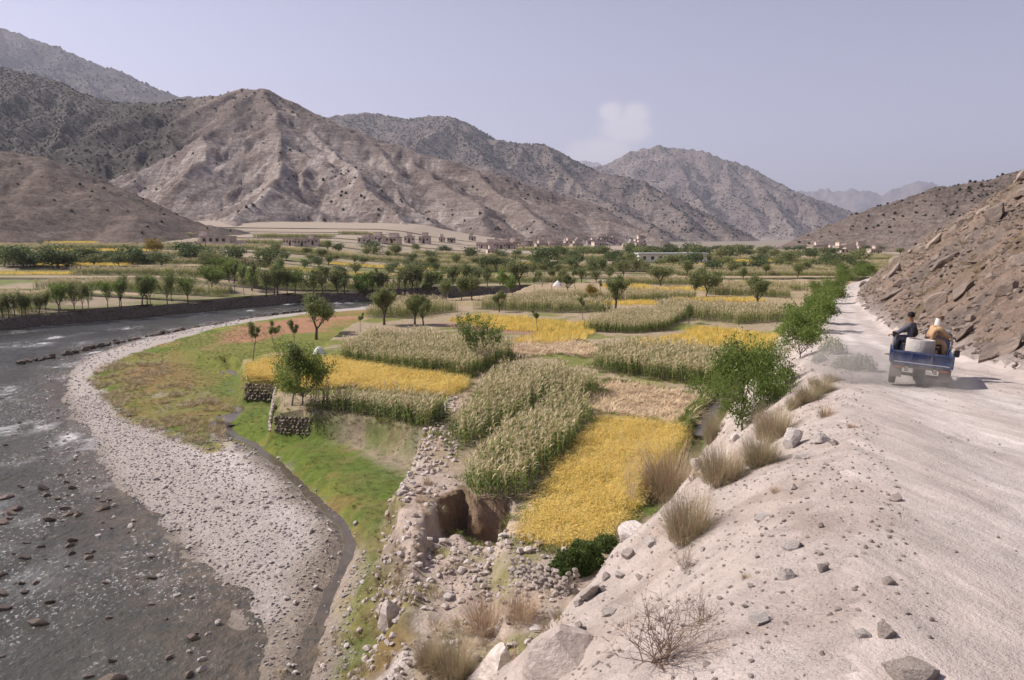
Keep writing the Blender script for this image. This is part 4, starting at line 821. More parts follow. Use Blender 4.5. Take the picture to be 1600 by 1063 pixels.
def wallstones(name, label, pts, height, ssz, kind, z0=None, courses=4, seed=1):
    r = random.Random(seed); W_ = [np.array(p) for p in pts]; root = thing(name, label, 'stone wall', (W_[0][0], W_[0][1], 0)); k = 0
    for c in range(courses):
        for a, b in zip(W_[:-1], W_[1:]):
            L = np.hypot(*(b - a)); s = r.uniform(0, ssz)
            while s < L:
                p = a + (b - a) * s / L; w = ssz * r.uniform(.7, 1.4); zz = (float(surf(np.array([p[0]]), np.array([p[1]]))[0]) if z0 is None else z0) + height * (c + .3) / courses
                o = link('stone', ROCKS[kind][k % 4], root, (p[0] - W_[0][0] + r.uniform(-.05, .05), p[1] - W_[0][1] + .06 * c + r.uniform(-.05, .05), zz)); o.scale = (w * .62, ssz * .6, height / courses * r.uniform(.55, .72)); o.rotation_euler = (r.uniform(-.2, .2), r.uniform(-.2, .2), math.atan2(b[1] - a[1], b[0] - a[0]) + r.uniform(-.3, .3)); s += w * 1.05; k += 1
def hp(px, py): q = hit(px, py); return (q[0], q[1])
wallstones('dry_stone_wall', 'ruined dry stone wall below the dark green shrub', [hp(800, 905), hp(840, 918), hp(880, 930), hp(905, 925)], .62, .19, 'grey', None, 5, 3)
def off(a, b, d=.45):
    a = np.array(UPL[a]); b = np.array(UPL[b]); t = (b - a) / np.hypot(*(b - a)); n = np.array([t[1], -t[0]]); m = (a + b) / 2
    if inside(np.array([m[0] + n[0]]), np.array([m[1] + n[1]]), UPL)[0]: n = -n
    return [tuple(a + n * d), tuple(b + n * d)]
wallstones('terrace_wall', 'dry stone terrace wall under the leafy willow', off(10, 11), 1.0, .21, 'hillrock', -1.35, 6, 5)
wallstones('field_wall', 'low dark stone wall holding the orange rice plot', off(8, 9), 1.15, .22, 'hillrock', -1.3, 6, 6)
wallstones('side_wall', 'pale stone wall running back from the terrace wall corner', off(9, 10), 1.0, .24, 'grey', -1.3, 5, 7)
# a kerb of pale stones along the meadow's edge, one object each
_kerb = Gp([(668, 698), (652, 726), (640, 748), (632, 778), (625, 790)], -.4)
for i in range(26):
    t = i / 25 * 4; a = min(3, int(t)); p = np.array(_kerb[a]) + (np.array(_kerb[a + 1]) - np.array(_kerb[a])) * (t - a); s = random.uniform(.10, .24)
    put_rock('kerb_stone', ROCKS['pale'][i % 4], p[0] + random.uniform(-.15, .15), p[1], (s, s * .8, s * .7), (0, 0, random.uniform(0, 3)), 'pale stone in the row edging the meadow below the maize', 'stone', 'row of stones edging the meadow')
# rocks standing in the river
_rk = 0; _r = random.Random(5); cx = []
while _rk < 120:
    if _rk < 80: px_, py_ = _r.uniform(-30, 420), 620 + 443 * _r.random() ** .8
    else: px_, py_ = _r.uniform(0, 160), _r.uniform(600, 1000)
    x, y = G(px_, py_, WATER); sl = float(sdist(np.array([x]), np.array([y]), LAND)[0])
    if sl > -1.0 or fbm(np.array([x / 5]), np.array([y / 7]), 2, 6)[0] < -.08: 
        if sl > -1.0 or _r.random() < .8: continue
    s = .10 + .34 * _r.random() ** 2.4; put_rock('river_rock', ROCKS['wet'][_rk % 4], x, y, (s, s * _r.uniform(.5, .8), s * _r.uniform(.45, .7)), (_r.uniform(-.2, .2), _r.uniform(-.2, .2), .5 + _r.uniform(-.6, .6)), 'dark brown rock breaking the surface of the river rapids', 'rock', 'rocks in the river', .35, WATER - .02); _rk += 1
_P = Gp([(-20, 583), (60, 566), (150, 545), (230, 529), (330, 512), (400, 499), (470, 489)], WATER)
for i in range(64):
    t = i / 63 * 6; a = min(5, int(t)); p = np.array(_P[a]) + (np.array(_P[a + 1]) - np.array(_P[a])) * (t - a) + np.array([0, 6.0 - 2 * (t / 6)]); s = random.uniform(.3, .7)
    put_rock('weir_stone', ROCKS['wet'][i % 4], p[0] + random.uniform(-.3, .3), p[1] + random.uniform(-.5, .5), (s, s * .8, s * .6), (0, 0, random.uniform(0, 3)), 'dark stone in the line of stones along the far river bank', 'rock', 'line of stones in the river', .3, WATER)
# rock slabs on the hillside
_r = random.Random(23)
for i in range(290):
    y = 19 + 92 * _r.random() ** 1.35; w = _r.random() ** .9; x = float(roadR(y)) + .5 + w * (4 + .30 * y); s = (.18 + .75 * _r.random() ** 2.4) * (1 + .006 * y); big = s > .62
    dip = .55 + _r.uniform(-.25, .25); put_rock('hillside_rock', ROCKS['hillrock'][i % 4], x, y, (s, s * _r.uniform(.5, .8), s * _r.uniform(.28, .6)), (_r.uniform(-.3, .3), -dip, -.15 + _r.uniform(-.7, .7)), 'large tilted rock slab jutting from the hillside above the road' if big else 'broken brown rock lying on the hillside above the road', 'rock', 'large slabs on the hillside' if big else 'rocks on the hillside', .38)
# ------------------------------------------------------------------ trees
MAT['bark'] = plain('bark', (.12, .095, .075), .95, .4, 6, .06); MAT['bark_pale'] = plain('bark_pale', (.26, .215, .18), .95, .35, 6, .06)
MAT['willow'] = leafmat('willow_leaf', (.13, .165, .055), (.235, .255, .105), .35); MAT['bright'] = leafmat('mulberry_leaf', (.095, .155, .03), (.20, .26, .065), .45); MAT['deep'] = leafmat('dark_leaf', (.06, .095, .032), (.12, .155, .06), .4)
MAT['olive'] = leafmat('olive_leaf', (.135, .16, .058), (.225, .24, .10), .4); MAT['autumn'] = leafmat('autumn_leaf', (.26, .19, .04), (.34, .25, .06), .35)
def tree_proto(name, seed, h, leaf, n_leaf, lsize, trunk_h=.3, r0=.12, limbs=5, el=(.7, 1.2), levels=2, spread=.45, bark='bark', clus=.28, up=.25, kids=3, multi=1, llen=.55, inner=0.0):
    rd = random.Random(seed); mb = MB(); tips = []
    def grow(p, d, L, r, lvl):
        pts = [p]; rad = [r]; q = d.copy(); k = 4
        for i in range(k):
            q = (q + Vector((rd.gauss(0, .16), rd.gauss(0, .16), up * rd.random()))).normalized(); pts.append(pts[-1] + q * L / k); rad.append(r * (1 - .62 * (i + 1) / k))
        mb.tube(pts, rad, 6 if lvl > 1 else 4, 0, False)
        if lvl <= 0: tips.extend([(pts[-1], 1.0), (pts[-2], .8), (pts[-3], .5)]); return
        if lvl == 1: tips.append((pts[-1], .7))
        if inner: tips.extend([(pts[2], inner), (pts[3], inner)])
        for c in range(kids):
            t = rd.uniform(.45, 1.0); j = min(k - 1, int(t * k)); a = rd.uniform(0, 6.28); s = spread * rd.uniform(.6, 1.3)
            n = (q + Vector((math.cos(a), math.sin(a), .15)) * s * 1.6).normalized(); grow(pts[j] + (pts[j + 1] - pts[j]) * (t * k - j), n, L * rd.uniform(.5, .75), rad[j] * .6, lvl - 1)
    for m in range(multi):
        a = rd.uniform(0, 6.28); o = Vector((math.cos(a), math.sin(a), 0)) * (.12 * h * .3 if multi > 1 else 0); th = trunk_h * h * rd.uniform(.85, 1.1); lean = Vector((rd.gauss(0, .12), rd.gauss(0, .12), 1)).normalized()
        tp = [o + Vector((0, 0, -.25)), o + lean * th * .35, o + lean * th * .7 + Vector((rd.gauss(0, .04), rd.gauss(0, .04), 0)) * h * .3, o + lean * th]; mb.tube(tp, [r0 * 1.35, r0, r0 * .9, r0 * .85], 8, 0, False)
        for k in range(limbs):
            a = k / limbs * 6.28 + rd.uniform(-.5, .5); e = rd.uniform(*el); grow(tp[-1] - lean * th * rd.uniform(0, .25), Vector((math.cos(a) * math.cos(e), math.sin(a) * math.cos(e), math.sin(e))), h * (1 - trunk_h) * llen * rd.uniform(.75, 1.15), r0 * .55, levels)
    tr = mb.mesh(name + '_trunk', MAT[bark], True)
    T = np.array([t[0][:] for t in tips]); wgt = np.array([t[1] for t in tips]); g = np.random.default_rng(seed); wv = wgt * g.uniform(.2, 1.6, len(T)); pick = g.choice(len(T), n_leaf, p=wv / wv.sum())
    C = T[pick] + g.normal(0, 1, (n_leaf, 3)) * clus * np.array([1, 1, .8]); nrm = g.normal(0, 1, (n_leaf, 3)); nrm[:, 2] += .4; nrm /= np.linalg.norm(nrm, axis=1)[:, None]
    a = np.cross(nrm, g.normal(0, 1, (n_leaf, 3))); a /= np.linalg.norm(a, axis=1)[:, None]; b = np.cross(nrm, a); s = lsize * g.uniform(.6, 1.4, n_leaf)[:, None]
    V = np.stack([C - a * s, C - b * s * .45 + nrm * s * .12, C + a * s, C + b * s * .45 + nrm * s * .12], 1).reshape(-1, 3); F = np.arange(n_leaf * 4).reshape(-1, 4)
    top = max(V[:, 2].max() * .97, .5); sc = h / top; V = V * sc
    for v in tr.vertices: v.co = v.co * sc
    return (tr, mesh_np(name + '_crown', V, F, [MAT[leaf]], False), h)
TP = {}
for s in range(2): TP['willow%d' % s] = tree_proto('willow', 3 + s, 4.5, 'willow', 6500, .09, .28, .14, 6, (.5, 1.3), 2, .5, 'bark', .2, .3, 3, inner=.35)
for s in range(2): TP['slim%d' % s] = tree_proto('slim', 13 + s, 3.6, 'willow', 2000, .075, .55, .055, 3, (1.0, 1.4), 1, .3, 'bark_pale', .12, .35, 3, llen=.8)
TP['broom'] = tree_proto('broom', 21, 4.2, 'bright', 5000, .085, .26, .075, 10, (.7, 1.3), 1, .30, 'bark_pale', .17, .3, 5, llen=.9, inner=.5)
for s in range(2): TP['leafy%d' % s] = tree_proto('leafy', 31 + s, 4.8, 'bright', 9500, .085, .14, .06, 9, (.0, 1.35), 2, .6, 'bark_pale', .27, .12, 4, 2, inner=.8)
for s in range(3): TP['shrub%d' % s] = tree_proto('shrub', 41 + s, 4.2, 'bright', 5600, .105, .10, .06, 8, (.1, 1.3), 2, .6, 'bark', .32, .12, 4, inner=.6)
for s in range(3): TP['mid%d' % s] = tree_proto('mid', 51 + s, 4.5, ('olive', 'willow', 'bright')[s], 1700, .14, .24, .10, 6, (.5, 1.35), 1, .5, 'bark', .36, .25, 4, inner=.5)
for s in range(3): TP['post%d' % s] = tree_proto('post', 61 + s, 4.5, ('bright', 'olive', 'bright')[s], 1500, .13, .26, .09, 6, (.75, 1.45), 1, .36, 'bark', .27, .4, 3, llen=.75, inner=.6)
for s in range(4): TP['far%d' % s] = tree_proto('far', 71 + s, 5.0, ('deep', 'olive', 'deep', 'willow')[s], 800, .23, .16, .12, 7, (.25, 1.45), 1, .55, 'bark', .55, .15, 4, inner=.6)
TP['gold'] = tree_proto('gold', 81, 6.5, 'autumn', 1600, .2, .3, .1, 6, (.6, 1.2), 1, .5, 'bark_pale', .5, .25, 4)
trng = random.Random(77)
def put_tree(kind, px, py, hpx, label, group=None, name=None, wide=1.0, at=None, cat='tree'):
    tr, cr, h = TP[kind]; x, y, z = hit(px, py) if at is None else at; s = hpx * math.hypot(y, 10 - z) / FPX / h
    o = thing(name or {'w': 'willow_tree', 's': 'roadside_tree' if kind.startswith('shrub') else 'slim_tree', 'b': 'young_tree', 'l': 'leafy_tree', 'm': 'field_tree', 'p': 'pollard_tree', 'f': 'valley_tree', 'g': 'autumn_tree'}[kind[0]], label, cat, (x, y, z), trng.uniform(0, 6.28), group); o.scale = (s * wide, s * wide, s)
    link('trunk', tr, o); link('crown', cr, o); return o
for a in [
 ('leafy1', 470, 632, 105, 'leafy pollarded willow on the stone terrace corner', None, 'willow_tree', .85), ('slim0', 455, 634, 100, 'thin upright willow beside the leafy one on the terrace corner', None, None, 1.0),
 ('slim0', 395, 564, 62, 'leftmost crooked slim tree at the edge of the orange rice'), ('slim1', 432, 553, 52, 'second slim tree from the river at the green meadow edge'), ('slim0', 460, 549, 50, 'third slim tree, nearest the white sheeted heap'),
 ('willow0', 494, 531, 76, 'thick dark forked willow beside the green meadow'), ('willow1', 600, 508, 60, 'bushy pale willow behind the wide maize plot'), ('willow1', 648, 507, 48, 'tall thin half of the pair of willows behind the maize'), ('willow0', 662, 509, 50, 'brownish half of the pair of willows behind the maize', None, None, .8),
 ('slim1', 563, 519, 30, 'small bent sapling between the two pale willows'), ('broom', 747, 577, 90, 'broom shaped tree with a bare stem between the maize plots'), ('willow0', 780, 488, 36, 'small dark knotted willow in front of the long maize plot', None, None, .8),
 ('slim1', 840, 519, 36, 'slim sapling at the golden plot in mid valley'), ('slim0', 911, 500, 36, 'slim round topped sapling left of the bushy willow'), ('slim1', 943, 501, 26, 'low forked sapling below the bushy willow'), ('willow1', 962, 482, 54, 'tall bushy willow in the middle of the far plots'),
 ('gold', 925, 471, 30, 'small orange leaved tree among the far plots'), ('slim0', 940, 462, 24, 'small sapling beside the orange leaved tree'), ('mid1', 1076, 506, 34, 'small round tree at the corner of two maize plots', None, None, .7), ('mid0', 1033, 447, 34, 'round dark willow standing alone above the far plots', None, None, 1.2),
 ('mid1', 1085, 464, 44, 'broad pale willow in the clump of three', None, None, 1.0), ('mid0', 1103, 463, 42, 'middle willow in the clump of three'), ('mid1', 1118, 460, 40, 'right willow in the clump of three'),
 ('willow1', 1184, 480, 50, 'open pale willow beside the roadside shrubs', None, None, 1.15), ('leafy0', 1160, 672, 165, 'bright green bushy tree at the foot of the road embankment', None, None, .68), ('leafy1', 1195, 620, 95, 'second bright green bushy tree behind the first on the embankment', None, None, .75),
 ('slim1', 1152, 668, 62, 'thin young tree with a pale stem on the embankment', None, None, 1.2),
]: put_tree(*a)
for i, (px, py, h, w) in enumerate([(1250, 560, 105, .8), (1262, 525, 80, .85), (1275, 508, 68, .9), (1284, 488, 55, .9), (1292, 474, 46, 1), (1300, 464, 40, 1.0), (1318, 446, 32, 1.3), (1332, 438, 28, 1.4), (1348, 430, 24, 1.5)]):
    put_tree('shrub%d' % (i % 3), px, py, h * .86, 'bright green roadside tree nearest the bushy trees, the first of the row' if i == 0 else ('dark round bush where the road vanishes' if i >= 6 else 'bright green tree in the dense row along the road edge'), None if i == 0 else ('dark bushes at the bend of the road' if i >= 6 else 'row of trees along the road'), None, w)
def row(n, x0, x1, y0, y1, h0, h1, kinds, label, group, wide=1.0, jx=6, jy=3):
    for i in range(n):
        t = (i + trng.uniform(-.3, .3)) / max(1, n - 1); put_tree(trng.choice(kinds), x0 + (x1 - x0) * t + trng.uniform(-jx, jx), y0 + (y1 - y0) * t + trng.uniform(-jy, jy), trng.uniform(h0, h1), label, group, None, wide * trng.uniform(.8, 1.2))
row(7, 4, 70, 500, 494, 30, 40, ['post1', 'mid0'], 'slender olive tree in the row on the bank at the picture edge', 'thin trees on the far river bank', .9)
row(13, 85, 275, 489, 473, 40, 52, ['post0', 'post2', 'mid2', 'willow0', 'post1'], 'upright green pollard in the row above the river bank wall', 'pollards above the river bank wall', .8)
put_tree('post0', 294, 474, 46, 'broad dark tree leaning over the river bank wall', None, 'bank_tree', 1.2)
row(17, 318, 560, 455, 468, 36, 50, ['post0', 'willow1', 'mid2', 'mid1', 'slim0'], 'green pollard in the long row across the river', 'long tree row across the river', .9, 7, 5)
row(9, 318, 400, 425, 452, 32, 42, ['mid2', 'mid0', 'post0'], 'leafy tree in the slanting row between the terraces', 'slanting tree row between terraces', 1.0)
row(21, 560, 900, 468, 452, 30, 48, ['mid0', 'mid1', 'willow0', 'mid2', 'slim1', 'willow1'], 'willow in the row along the upstream river bank', 'trees along the upstream river', .95, 8, 6)
row(7, 600, 740, 466, 470, 34, 46, ['post0', 'post1', 'mid0'], 'young tree on the near river bank upstream', 'young trees on the near bank', .8)
row(22, 0, 250, 418, 412, 18, 34, ['far0', 'far2', 'mid0', 'far1'], 'dark tree in the line below the brown foothill', 'dark trees below the foothill', 1.5, 8, 4)
for px, py, h, k, lab in [(32, 420, 40, 'far0', 'big dark spreading tree at the edge of the picture'), (92, 420, 42, 'far2', 'big dark spreading tree second from the picture edge'), (290, 409, 34, 'far0', 'wide dark clump of trees by the walled farm'), (310, 410, 30, 'far2', 'dark tree beside the wide clump by the walled farm'), (243, 408, 38, 'gold', 'tall golden tree below the walled farm'), (370, 412, 30, 'far0', 'round dark tree below the walled farm'), (420, 418, 34, 'far2', 'broad dark tree right of the round one'), (438, 428, 28, 'mid0', 'smaller bushy tree in front of the broad dark one'), (857, 415, 34, 'far0', 'tall dark tree standing out in front of the village')]:
    put_tree(k, px, py, h, lab, None, None, 1.45 if h > 29 and k != 'gold' else 1)
row(38, 400, 900, 400, 410, 12, 22, ['far0', 'far2', 'far1', 'mid0'], 'small dark tree on the upper terraces below the village', 'trees on the upper terraces', 1.3, 10, 10)
row(26, 480, 960, 425, 432, 16, 26, ['far0', 'far2', 'far1', 'mid0'], 'dark tree between the middle terraces', 'trees on the middle terraces', 1.2, 14, 10)
row(40, 900, 1340, 403, 408, 14, 24, ['far0', 'far2', 'far1', 'far3'], 'dark tree in the dense belt across the far valley floor', 'tree belt across the far valley', 1.4, 10, 6)
row(40, 880, 1350, 418, 424, 15, 26, ['far0', 'far1', 'far3', 'mid1'], 'tree in the belt in front of the far valley', 'front tree belt of the far valley', 1.25, 10, 7)
row(16, 820, 1220, 440, 436, 18, 30, ['mid0', 'mid1', 'far1'], 'willow scattered over the far plots', 'scattered willows on the far plots', 1.1, 20, 8)
row(26, 1000, 1400, 394, 396, 8, 13, ['far0', 'far2', 'far1'], 'tiny dark tree at the far end of the valley', 'farthest valley trees', 1.6, 12, 2)
# ------------------------------------------------------------------ mountain scrub
TPs = []
for s in range(3):
    g = np.random.default_rng(300 + s); n = 60; C = g.normal(0, 1, (n, 3)); C /= np.linalg.norm(C, axis=1)[:, None]; C *= g.uniform(.5, 1, (n, 1)); C[:, 2] = np.abs(C[:, 2]) * 1.1; a = g.normal(0, 1, (n, 3)); a /= np.linalg.norm(a, axis=1)[:, None]; b = np.cross(a, g.normal(0, 1, (n, 3))); b /= np.linalg.norm(b, axis=1)[:, None]
    TPs.append(mesh_np('scrub', np.stack([C - a * .4, C - b * .35, C + a * .4, C + b * .35], 1).reshape(-1, 3), np.arange(n * 4).reshape(-1, 4), [MAT['scrub'] if 'scrub' in MAT else MAT.setdefault('scrub', leafmat('scrub_leaf', (.028, .036, .018), (.055, .06, .032), .15))], False))
proto_collection('scrub_bushes', TPs)
def scrub(res, prob, s0, s1, label, n):
    x, y, z, cav, F = res; c = F[:, 0]; fx, fy, fz = x[c], y[c], z[c]; ar = (fy / 900) ** 2; p = prob(fx, fy, fz, fbm(fx / 90, fy / 90, 4, 2)) * ar * (fz > far_ground(fx, np.minimum(fy, 560)) + 1); p = np.clip(p, 0, None); k = rng.choice(len(c), n, p=p / p.sum())
    u, v = rng.random((2, n)); q = F[k]; P = lambda arr: (arr[q[:, 0]] * (1 - u) + arr[q[:, 1]] * u) * (1 - v) + (arr[q[:, 3]] * (1 - u) + arr[q[:, 2]] * u) * v
    s = rng.uniform(s0, s1, n); scatter('mountain_scrub', 'scrub_bushes', np.stack([P(x), P(y), P(z)], 1), zrot(n, .1), np.stack([s, s, s * rng.uniform(.8, 1.7, n)], 1), label, 'scrub')
scrub(m1, lambda x, y, z, n: .015 + 2.6 * sstep(-330, -560, x + .25 * (y - 900) + 120 * n) + .5 * sstep(110, 180, z) + .25 * sstep(.1, .4, n), .5, 1.3, 'dark scrub and small oaks dotting the main mountain', 30000)
scrub(m0, lambda x, y, z, n: .2 + n * .5, .2, .6, 'thin dry scrub on the brown foothill', 500)
scrub(m2, lambda x, y, z, n: 1 + n, 2.4, 4.8, 'dark trees covering the mountain behind on the left', 11000)
scrub(m3, lambda x, y, z, n: .3 + sstep(-.1, .4, n) + sstep(120, 280, z), 1.3, 3.0, 'dark scrub on the second mountain ridge', 11000)
scrub(m4, lambda x, y, z, n: .4 + sstep(-.1, .4, n), 2.0, 4.2, 'dark scrub on the broad far mountain', 6000)
scrub(m6, lambda x, y, z, n: .4 + n * .6, .35, .95, 'dry scrub on the hill beyond the road', 2200)
# ------------------------------------------------------------------ village
MAT['mud'] = plain('mud_plaster', (.56, .465, .415), .95, .25, .6, .05, rand=.22); MAT['mudroof'] = plain('mud_roof', (.40, .33, .29), .95, .2, .5, rand=.2); MAT['hole'] = plain('dark_opening', (.05, .045, .04), .9, .2); MAT['white'] = plain('whitewash', (.72, .71, .70), .8, .08, 1)
MAT['timber'] = plain('timber', (.16, .11, .08), .9, .3, 3)
def house_meshes(seed):
    r = random.Random(seed); w, d, h = r.uniform(6, 10), r.uniform(4.5, 7), r.uniform(3.0, 4.6); A = MB(); A.box((0, 0, h / 2 - 1.5), (w, d, h + 3), taper=.97); up = r.random() < .5
    if up: A.box((w * r.uniform(-.2, .2), d * .12, h + 1.2), (w * .5, d * .6, 2.5), taper=.97)
    B = MB(); B.box((0, -.1, h + .12), (w * 1.06, d * 1.06, .3)); 
    for k in range(5): B.box((-w * .42 + k * w * .21, -d * .55, h - .12), (.18, .5, .16), m=1)
    if up: B.box((0, d * .12, h + 2.6), (w * .56, d * .68, .26))
    ops = []; n = r.randint(2, 4)
    for k in range(n): ops.append((-w * .36 + k * w * .72 / max(1, n - 1), h * .6, .75, .9))
    return A.mesh('wall', MAT['mud']), B.mesh('roof', [MAT['mudroof'], MAT['timber']]), ops, (w, d, h), (r.uniform(-.3, .3) * w)
def opening(w, h, frame=True):
    A = MB(); A.box((0, .05, 0), (w, .22, h)); B = MB(); B.box((0, -.02, h / 2 + .07), (w + .3, .3, .14)); B.box((-w / 2 - .05, -.02, 0), (.1, .28, h)); B.box((w / 2 + .05, -.02, 0), (.1, .28, h)); return A.mesh('opening', MAT['hole']), B.mesh('frame', MAT['timber'])
WIN = opening(.85, 1.0); DOOR = opening(1.1, 2.0); HP = [house_meshes(s) for s in range(6)]
hr = random.Random(9)
def put_house(px, py, label, group=None, k=None, s=1.0, rz=None):
    x, y, z = hit(px, py); A, B, ops, (w, d, h), dx = HP[hr.randrange(6) if k is None else k]; o = thing('mud_house', label, 'house', (x, y, z), hr.uniform(-.35, .35) if rz is None else rz, group); o.scale = (s, s, s)
    link('wall', A, o); link('roof', B, o)
    for (ox, oz, ww, hh) in ops: wn = link('window', WIN[0], o, (ox, -d / 2, oz)); link('frame', WIN[1], wn)
    dn = link('door', DOOR[0], o, (dx, -d / 2 - .01, 1.0)); link('frame', DOOR[1], dn)
for i in range(64):
    t = hr.random(); px = 762 + 245 * t; py = 389 - 16 * hr.random() * (0.35 + .65 * sstep(.3, .8, np.array(t))) - 0 ; put_house(px, py, 'flat roofed mud house in the packed village on the mountain foot', 'houses of the village', None, hr.uniform(.45, .8))
for px, py in [(572, 381), (590, 379), (612, 380), (690, 378), (705, 379), (738, 376), (752, 388), (664, 381), (768, 400), (640, 380)]: put_house(px, py, 'flat roofed mud house standing apart left of the village', 'scattered houses left of the village', None, hr.uniform(.5, .75))
for i in range(16): put_house(1262 + 110 * hr.random(), 398 - 10 * hr.random(), 'small pale house below the hill beyond the road', 'houses below the far hill', None, hr.uniform(.55, .9))
for px, py in [(455, 384), (470, 385), (490, 384)]: put_house(px, py, 'low mud house behind the trees below the main mountain', 'low houses below the mountain', None, .55)
def farm():
    x, y, z = hit(342, 384); z -= .3; o = thing('walled_farm', 'walled mud farmstead with a stepped tower at the mountain foot', 'farmstead', (x, y, z), -.15)
    MB().box((0, 0, 1.2), (11, 5, 4.4), taper=.98).obj('main_block', MAT['mud'], o); MB().box((-5.8, 1.5, 2.4), (3.2, 3.6, 6.2), taper=.95).obj('tower', MAT['mud'], o); MB().box((7.6, -.6, .6), (4.6, .6, 3.0), taper=.98).obj('yard_wall', MAT['mud'], o); MB().box((-9.4, -.5, .4), (4.4, .6, 2.6)).obj('yard_wall', MAT['mud'], o)
    r = MB().box((0, 0, 3.5), (11.3, 5.3, .25)).obj('roof', MAT['mudroof'], o); MB().box((-5.8, 1.5, 5.6), (3.5, 3.9, .25)).obj('roof', MAT['mudroof'], o)
    for k in range(4): w = link('window', WIN[0], o, (-4 + k * 2.4, -2.5, 2.2)); link('frame', WIN[1], w)
farm()
def school():
    x, y, z = hit(1048, 411); o = thing('long_white_building', 'long low whitewashed building among the far trees', 'building', (x, y, z), .05)
    L = 28 * y / 330; MB().box((0, 0, 1.4), (L, 6, 3.6)).obj('wall', MAT['white'], o); MB().box((0, -.2, 3.35), (L + 1, 7.2, .35)).obj('roof', plain('tin_roof', (.5, .53, .58), .5, .1, 1), o)
    for k in range(8): w = link('window', WIN[0], o, (-L * .42 + k * L * .12, -3.0, 1.7)); link('frame', WIN[1], w)
school()
def sheeted_heap(px, py, wpx, hpx, name, label, seed):
    x, y, z = hit(px, py); s = math.hypot(y, 10) / FPX; r = random.Random(seed); V = []; F = []; n = 14; rings = [(1.0, 0), (.8, .32), (.5, .68), (.2, .93), (.05, 1.0)]
    for q, (rr, hh) in enumerate(rings):
        for k in range(n): a = 6.283 * k / n; j = 1 + .16 * math.sin(3 * a + seed) + r.uniform(-.07, .07); V.append((math.cos(a) * rr * j * wpx * s / 2, math.sin(a) * rr * j * wpx * s * .4, hh * hpx * s - .05))
    for q in range(len(rings) - 1):
        for k in range(n): F.append((q * n + k, q * n + (k + 1) % n, (q + 1) * n + (k + 1) % n, (q + 1) * n + k))
    link(name, mesh_np(name, V, F, [MAT['sheet']], True), None, (x, y, z), label=label, category='tent' if 'tent' in name else 'heap')
MAT['sheet'] = plain('plastic_sheet', (.66, .65, .66), .45, .15, 2, .08)
sheeted_heap(499, 553, 22, 13, 'sheeted_heap', 'white plastic sheeted heap at the corner of the wide maize plot', 2)
sheeted_heap(872, 447, 15, 9, 'white_tent', 'small white tent under the trees by the far plots', 4); sheeted_heap(893, 442, 9, 8, 'white_tent', 'narrower white tent right of the small one', 5)
# ------------------------------------------------------------------ grass, shrubs and brush on the embankment
MAT['grassg'] = leafmat('dry_green_grass', (.22, .23, .12), (.36, .34, .21), .3); MAT['grasst'] = leafmat('tan_grass', (.42, .31, .21), (.54, .43, .31), .25); MAT['grassr'] = leafmat('russet_grass', (.36, .20, .12), (.42, .27, .17), .25); MAT['plume'] = leafmat('grass_plume', (.66, .56, .46), (.74, .66, .56), .35)
MAT['turfblade'] = leafmat('turf_blade', (.10, .16, .025), (.20, .22, .05), .35); MAT['lush'] = leafmat('lush_leaf', (.05, .085, .018), (.10, .14, .035), .3); MAT['twig'] = plain('dry_twig', (.22, .155, .12), .9, .3, 8); MAT['spurge'] = leafmat('spurge_leaf', (.38, .38, .29), (.52, .52, .42), .2)
GT = [tuft_mesh('tussock', 500 + s, 1500, 1.0, .55, .011, .95, [MAT['grassg'], MAT['grasst'], MAT['grassr']], 4, (.45, 1.5), 0, w) for s, w in enumerate([[.42, .46, .12], [.25, .52, .23], [.5, .45, .05]])]
PL = tuft_mesh('plume_grass', 520, 46, 1.15, .18, .009, 1.5, [MAT['plume'], MAT['grasst']], 5, (.75, 1.4), 22, [.35, .65])
DRY = tuft_mesh('dry_grass', 530, 420, .8, .35, .010, .7, [MAT['grasst'], MAT['grassr']], 3, (.4, 1.4), 0, [.7, .3])
LOW = tuft_mesh('low_tuft', 540, 260, .55, .26, .012, .9, [MAT['grasst'], MAT['grassg'], MAT['grassr']], 3, (.35, 1.4), 0, [.4, .25, .35])
def put_tuft(me, px, py, wpx, hpx, label, name='grass_tuft', lean=0.0, group=None, base=1.0):
    x, y, z = hit(px, py); d = math.sqrt(x * x + y * y + (10 - z) ** 2) / FPX
    bb = np.array([v.co[:] for v in me.vertices]); w0 = np.percentile(np.abs(bb[:, 0]), 97) * 2; h0 = np.percentile(bb[:, 2], 98)
    o = link(name, me, None, (x, y, z), label=label, category='grass' if 'grass' in name else 'shrub'); o.rotation_euler = (0, lean, trng.uniform(0, 6.28) if not lean else 0); o.scale = (wpx * d / w0, wpx * d / w0, hpx * d / h0 * (.8 if 'grass_tuft' == name else 1.0))
    if group: o['group'] = group
    return o
